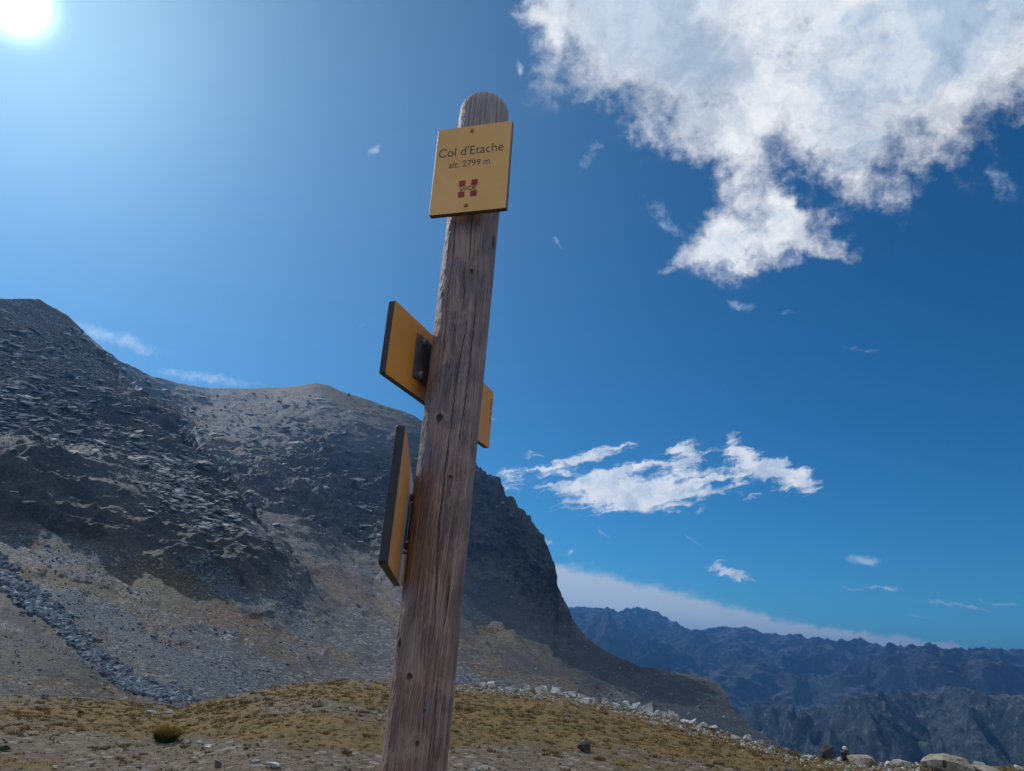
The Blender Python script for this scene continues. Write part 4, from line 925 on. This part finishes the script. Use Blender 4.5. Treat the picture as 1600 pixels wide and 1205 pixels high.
c = g.mix(g.m('MULTIPLY', low, .85), c, g.mix(g.ramp(s1, .36, .64), (.125, .060, .038), (.37, .205, .135)))
c = g.mix(g.m('MULTIPLY', g.ramp(blotch, .46, .58), .65), c, g.mix(g.ramp(s1, .36, .64), (.34, .225, .19), (.50, .35, .30)))
c = g.mix(g.m('MULTIPLY', g.ramp(blotch, .46, .36), .5), c, (.17, .165, .20))
c = g.mix(g.m('MULTIPLY', g.ramp(wv, .0, .95), .30), c, (.48, .40, .36))
c = g.mix(g.ramp(s2, .50, .36, 0, .85), c, (.050, .037, .036))
c = g.mix(g.ramp(kA, .25, .75, 0, .9), c, g.mix(g.ramp(s4, .4, .6), (.030, .018, .014), (.075, .045, .032)))
c = g.mix(g.ramp(crA, .2, .7, 0, .92), c, (.014, .010, .009))  # occlusion and dirt inside the cracks, painted into the colour
g.put(b.inputs['Base Color'], c)
g.put(b.inputs['Normal'], g.bump(g.m('ADD', g.m('ADD', s1, g.m('MULTIPLY', s2, .6)), g.m('MULTIPLY', wv, .12)), .8, .0022))
c = g.mix(g.m('MULTIPLY', g.ramp(hA, 2.60, 3.0), .55), c, g.mix(g.ramp(s1, .34, .66), (.22, .21, .22), (.58, .56, .56)))
g.put(b.inputs['Base Color'], c)
b.inputs['Roughness'].default_value = .68; b.inputs['Specular IOR Level'].default_value = .35
pobj = mesh_from('post', PV, grid_faces(len(zz)+DT, NT, True)[:, ::-1], m_wood, True, {'grain_u': gu_.ravel(), 'knot': kn.ravel(), 'check': cr_.ravel(), 'height': cz.ravel(), 'low': lowz.ravel()}, None, post)
# fix normals direction outward
me = pobj.data; bm = bmesh.new(); bm.from_mesh(me); bmesh.ops.recalc_face_normals(bm, faces=bm.faces); bm.to_mesh(me); bm.free()

# ---- plates
m_yel = simple('yellow_laminate', (.84, .46, .15), .42, .45, 0, .05, 9)
m_yel2 = simple('ochre_laminate', (.86, .36, .07), .45, .4, 0, .06, 9)
m_edge = simple('dark_core_edge', (.040, .037, .046), .5, .35, 0, .1, 60)
m_edge2 = simple('worn_brown_edge', (.12, .075, .045), .6, .3, 0, .2, 60)
m_edgeA = simple('brown_core_edge', (.13, .085, .075), .5, .35, 0, .1, 60)
m_txt = simple('printed_dark_lettering', (.095, .080, .045), .5, .3)
m_red = simple('printed_red', (.36, .028, .042), .5, .3)
m_white = simple('white_back', (.62, .60, .58), .5, .3)
m_alu = simple('grey_aluminium', (.20, .19, .195), .42, .5, .35, .15, 30, .0005)
m_steel = simple('dull_steel', (.34, .32, .30), .35, .5, .8, .2, 80)
m_brass = simple('yellow_painted_screw', (.42, .23, .05), .35, .5, .3)
def plate(root, name, fr, th_, mface, medge, side=1, bottom=None, radius=.006):
    """slab with dark core edge: visible face on the frame plane, thickness going away from the viewer"""
    c, d, up, n, w, h = fr
    bm = bmesh.new(); pts2 = []
    for sx, sy, a0 in ((1, 1, 0), (-1, 1, 90), (-1, -1, 180), (1, -1, 270)):
        for k in range(4):
            a_ = R(a0+k*30); pts2.append((sx*(w/2-radius)+radius*math.cos(a_), sy*(h/2-radius)+radius*math.sin(a_)))
    lay = [(0, 1.0), (-.0008, 1.0), (-th_+.0008, 1.0), (-th_, 1.0)]
    ins = [.0007, 0, 0, .0007]
    rings = []
    for (t, _), i_ in zip(lay, ins):
        ring = []
        for (px, py) in pts2:
            qx = px-math.copysign(i_, px); qy = py-math.copysign(i_, py)
            ring.append(bm.verts.new(tuple(d*qx+up*qy+n*t)))
        rings.append(ring)
    N = len(pts2)
    f1 = bm.faces.new(rings[0]); f1.material_index = 0; f2 = bm.faces.new(rings[-1][::-1]); f2.material_index = 0
    for i in range(3):
        for j in range(N):
            f_ = bm.faces.new((rings[i][j], rings[i+1][j], rings[i+1][(j+1) % N], rings[i][(j+1) % N]))
            my = (pts2[j][1]+pts2[(j+1) % N][1])/2
            f_.material_index = 2 if (bottom and my < -h/2+.001) else 1
    bmesh.ops.recalc_face_normals(bm, faces=bm.faces)
    o = bm_obj(name, bm, [mface, medge, bottom or medge], root)
    return o
def text_mesh(body, size, mat, parent, fr, px, py, name='lettering', width=None, align='CENTER', rot=0, space=1.0, proud=.0004):
    cu = bpy.data.curves.new('t', 'FONT'); cu.body = body; cu.size = size; cu.align_x = align; cu.align_y = 'BOTTOM_BASELINE'; cu.space_character = space; cu.resolution_u = 6; cu.offset = -size*.003
    ob = bpy.data.objects.new('t', cu); COL.objects.link(ob); bpy.context.view_layer.update()
    dg = bpy.context.evaluated_depsgraph_get(); me = bpy.data.meshes.new_from_object(ob.evaluated_get(dg)); bpy.data.objects.remove(ob)
    co = np.array([v.co[:] for v in me.vertices])
    if width: co[:, 0] *= width/(co[:, 0].max()-co[:, 0].min())
    if rot: cs, sn = math.cos(rot), math.sin(rot); co = np.stack([co[:, 0]*cs-co[:, 1]*sn, co[:, 0]*sn+co[:, 1]*cs, co[:, 2]], -1)
    c, d, up, n, w, h = fr
    for v_, q in zip(me.vertices, co): v_.co = d*(q[0]+px)+up*(q[1]+py)+n*proud
    me.materials.clear(); me.materials.append(mat)
    o = bpy.data.objects.new(name, me); COL.objects.link(o); o.parent = parent; return o
def box_on(root, name, fr, x0, x1, y0, y1, t0, t1, mat, bevel=0):
    c, d, up, n, w, h = fr; bm = bmesh.new(); bmesh.ops.create_cube(bm, size=1)
    if bevel:
        for v_ in bm.verts: v_.co = (v_.co.x*(x1-x0), v_.co.y*(y1-y0), v_.co.z*(t1-t0))
        bmesh.ops.bevel(bm, geom=bm.edges, offset=bevel, segments=2, affect='EDGES')
        for v_ in bm.verts: v_.co = (v_.co.x/(x1-x0), v_.co.y/(y1-y0), v_.co.z/(t1-t0))
    for v_ in bm.verts:
        q = d*((x0+x1)/2+v_.co.x*(x1-x0))+up*((y0+y1)/2+v_.co.y*(y1-y0))+n*((t0+t1)/2+v_.co.z*(t1-t0)); v_.co = q
    bmesh.ops.recalc_face_normals(bm, faces=bm.faces)
    return bm_obj(name, bm, mat, root)
def disc_on(root, name, fr, x, y, t0, t1, rad, mat, slot=True, nseg=20):
    """round head with a recessed centre"""
    c, d, up, n, w, h = fr; bm = bmesh.new()
    prof = [(rad, t0), (rad, t0+(t1-t0)*.45), (rad*.78, t1), (rad*.42, t1), (rad*.36, t0+(t1-t0)*.35), (0, t0+(t1-t0)*.3)] if slot else [(rad, t0), (rad, t1-rad*.15), (rad*.85, t1), (0, t1)]
    rings = []
    for (r_, t) in prof:
        rings.append([bm.verts.new(tuple(d*(x+r_*math.cos(k*6.2832/nseg))+up*(y+r_*math.sin(k*6.2832/nseg))+n*t)) for k in range(nseg)] if r_ > 0 else [bm.verts.new(tuple(d*x+up*y+n*t))])
    for a_, b_ in zip(rings[:-1], rings[1:]):
        for k in range(nseg):
            if len(b_) == 1: bm.faces.new((a_[k], a_[(k+1) % nseg], b_[0]))
            else: bm.faces.new((a_[k], a_[(k+1) % nseg], b_[(k+1) % nseg], b_[k]))
    bmesh.ops.recalc_face_normals(bm, faces=bm.faces)
    return bm_obj(name, bm, mat, root, True)

# top plate
fa = PA; w, h = fa[4], fa[5]
ra = empty('name_plate', fa[0]); tag(ra, 'square yellow plate naming the pass and its altitude, screwed to the post top', 'sign')
plate(ra, 'panel', fa, TPL, m_yel, m_edgeA, radius=.003)
def at(fx, fy): return (fx-.5)*w, (.5-fy)*h
px, py = at(.475, .342); text_mesh("Col d'Etache", .040, m_txt, ra, fa, px, py, width=.865*w)
px, py = at(.475, .478); text_mesh('alt. 2799 m', .0285, m_txt, ra, fa, px, py, width=.545*w)
px, py = at(.485, .735); lx, ly = px, py
sq = .0178; gp = .0172
for ix in (-1, 1):
    for iy in (-1, 1): box_on(ra, 'emblem_square', fa, lx+ix*gp-sq/2, lx+ix*gp+sq/2, ly+iy*gp-sq/2, ly+iy*gp+sq/2, -.0002, .00035, m_red)
text_mesh('SAVOIE', .0195, m_txt, ra, fa, lx, ly-.0062, 'emblem_lettering', width=.0455, space=.82, proud=.0007)
px, py = at(.47, .062); disc_on(ra, 'screw', fa, px, py, -.0002, .0028, .0058, m_brass)
px, py = at(.48, .925); disc_on(ra, 'screw', fa, px, py, -.0002, .0028, .0058, m_brass)

# middle plate, passing behind the post
fb = PBk; w, h = fb[4], fb[5]
rb = empty('direction_plate', fb[0]); tag(rb, 'long yellow direction plate fixed behind the post, seen on both of its sides', 'sign')
plate(rb, 'panel', fb, .0165, m_yel2, m_edge)
def clamp(root, fr, xc, y0, y1, reach, wd, caps=True):
    """metal channel between a plate and the post, with its round bolt caps"""
    box_on(root, 'bracket', fr, xc-wd/2, xc+wd/2, y0, y1, .0004, .004, m_alu, .001)
    box_on(root, 'bracket_web', fr, xc+wd*.12, xc+wd*.5, y0+.003, y1-.003, .0042, reach, m_alu, .0012)
    for yy in (y0+.014, y1-.014):
        disc_on(root, 'bolt_cap', fr, xc-wd*.22, yy, .0042, .013, .0105, m_alu, slot=False)
# position along the plate where the bracket shows just left of the post
def along(fr, u0, v0):
    c, d, up, n, w, h = fr; q = ray(u0, v0); A = np.stack([d, up, -q], -1); s = np.linalg.solve(A, CAM-c); return s[0], s[1]
bx0, by0 = along(fb, 652, 520); bx1, by1 = along(fb, 676, 598)
bxl, byl = along(fb, 650, 590)
clamp(rb, fb, (bx0+bx1)/2+.004, byl-.004, by0, .022, abs(bx1-bx0)+.012)
tx_, ty_ = along(fb, 769, 628)
r = np.random.default_rng(5)
yy = ty_+.006
for i, L in enumerate([.004, .003, .004, .003, .003, .0045, .003, .002, .009, .003, .002, .007]):
    box_on(rb, 'small_print', fb, tx_-.012+(i % 2)*.002, tx_-.004, yy-L, yy, -.0002, .0004, m_txt); yy -= L+(.006 if i in (6, 8) else .0018)

# lower plate, seen almost edge on
fc = PC; w, h = fc[4], fc[5]
rc = empty('direction_plate', fc[0]); tag(rc, 'yellow direction plate seen almost edge-on, lowest on the left of the post', 'sign')
plate(rc, 'panel', fc, .0175, m_yel2, m_edge, bottom=m_edge2)
cx0, cy0 = along(fc, 641, 776); cx1, cy1 = along(fc, 631, 855)
off_c = -(fc[0]-axis_at(fc[0][2]))@fc[3]-RAD
# upright tube with rounded ends that stands between plate and post
def tube_on(root, name, fr, x, y0, y1, t, rad, mat, nseg=20, cap=.01):
    c, d, up, n, w, h = fr; bm = bmesh.new(); rings = []
    prof = [(0, y0), (rad*.8, y0), (rad, y0+rad*.25), (rad, y1-rad*.25), (rad*.8, y1), (0, y1)]
    for r_, yy in prof:
        rings.append([bm.verts.new(tuple(d*(x+r_*math.cos(k*6.2832/nseg))+n*(t+r_*math.sin(k*6.2832/nseg))+up*yy)) for k in range(nseg)] if r_ > 0 else [bm.verts.new(tuple(d*x+n*t+up*yy))])
    for a_, b_ in zip(rings[:-1], rings[1:]):
        for k in range(nseg):
            if len(a_) == 1: bm.faces.new((a_[0], b_[k], b_[(k+1) % nseg]))
            elif len(b_) == 1: bm.faces.new((a_[k], a_[(k+1) % nseg], b_[0]))
            else: bm.faces.new((a_[k], a_[(k+1) % nseg], b_[(k+1) % nseg], b_[k]))
    bmesh.ops.recalc_face_normals(bm, faces=bm.faces); return bm_obj(name, bm, mat, root, True)
xm = (cx0+cx1)/2
yt, yb = max(cy0, cy1), min(cy0, cy1)
box_on(rc, 'bracket', fc, xm-.02, xm+.02, yb-.004, yt+.004, .0004, .004, m_alu, .001)
tube_on(rc, 'bracket_tube', fc, xm, yb+.016, yt-.016, .0105, .0055, m_alu)
tube_on(rc, 'bolt_cap', fc, xm, yt-.012, yt+.006, .0115, .0075, m_alu)
tube_on(rc, 'bolt_cap', fc, xm, yb-.006, yb+.012, .0115, .0075, m_alu)
disc_on(rc, 'bolt', fc, xm-.012, yb-.014, .0004, .010, .004, m_steel, slot=False)
disc_on(rc, 'bolt', fc, xm-.016, yt-.004, .0004, .007, .003, m_edge, slot=False)
box_on(rc, 'edge_strip', fc, w/2-.004, w/2+.002, -h/2+.002, h/2-.09, .0005, .0055, m_white)

# ------------------------------------------------------------------ haze
bm = bmesh.new(); bmesh.ops.create_cube(bm, size=1)
for q in bm.verts: q.co = (q.co.x*26000, q.co.y*26000, -70+q.co.z*(2*(470-70)+1))
m_h = bpy.data.materials.new('mountain_air'); m_h.use_nodes = True; nt = m_h.node_tree; nt.nodes.clear()
out = nt.nodes.new('ShaderNodeOutputMaterial'); vol = nt.nodes.new('ShaderNodeVolumePrincipled')
vol.inputs['Color'].default_value = (.13, .44, .95, 1); vol.inputs['Density'].default_value = 1.4e-4; vol.inputs['Anisotropy'].default_value = .6
nt.links.new(vol.outputs[0], out.inputs['Volume'])
hz = bm_obj('haze', bm, m_h); hz['kind'] = 'stuff'
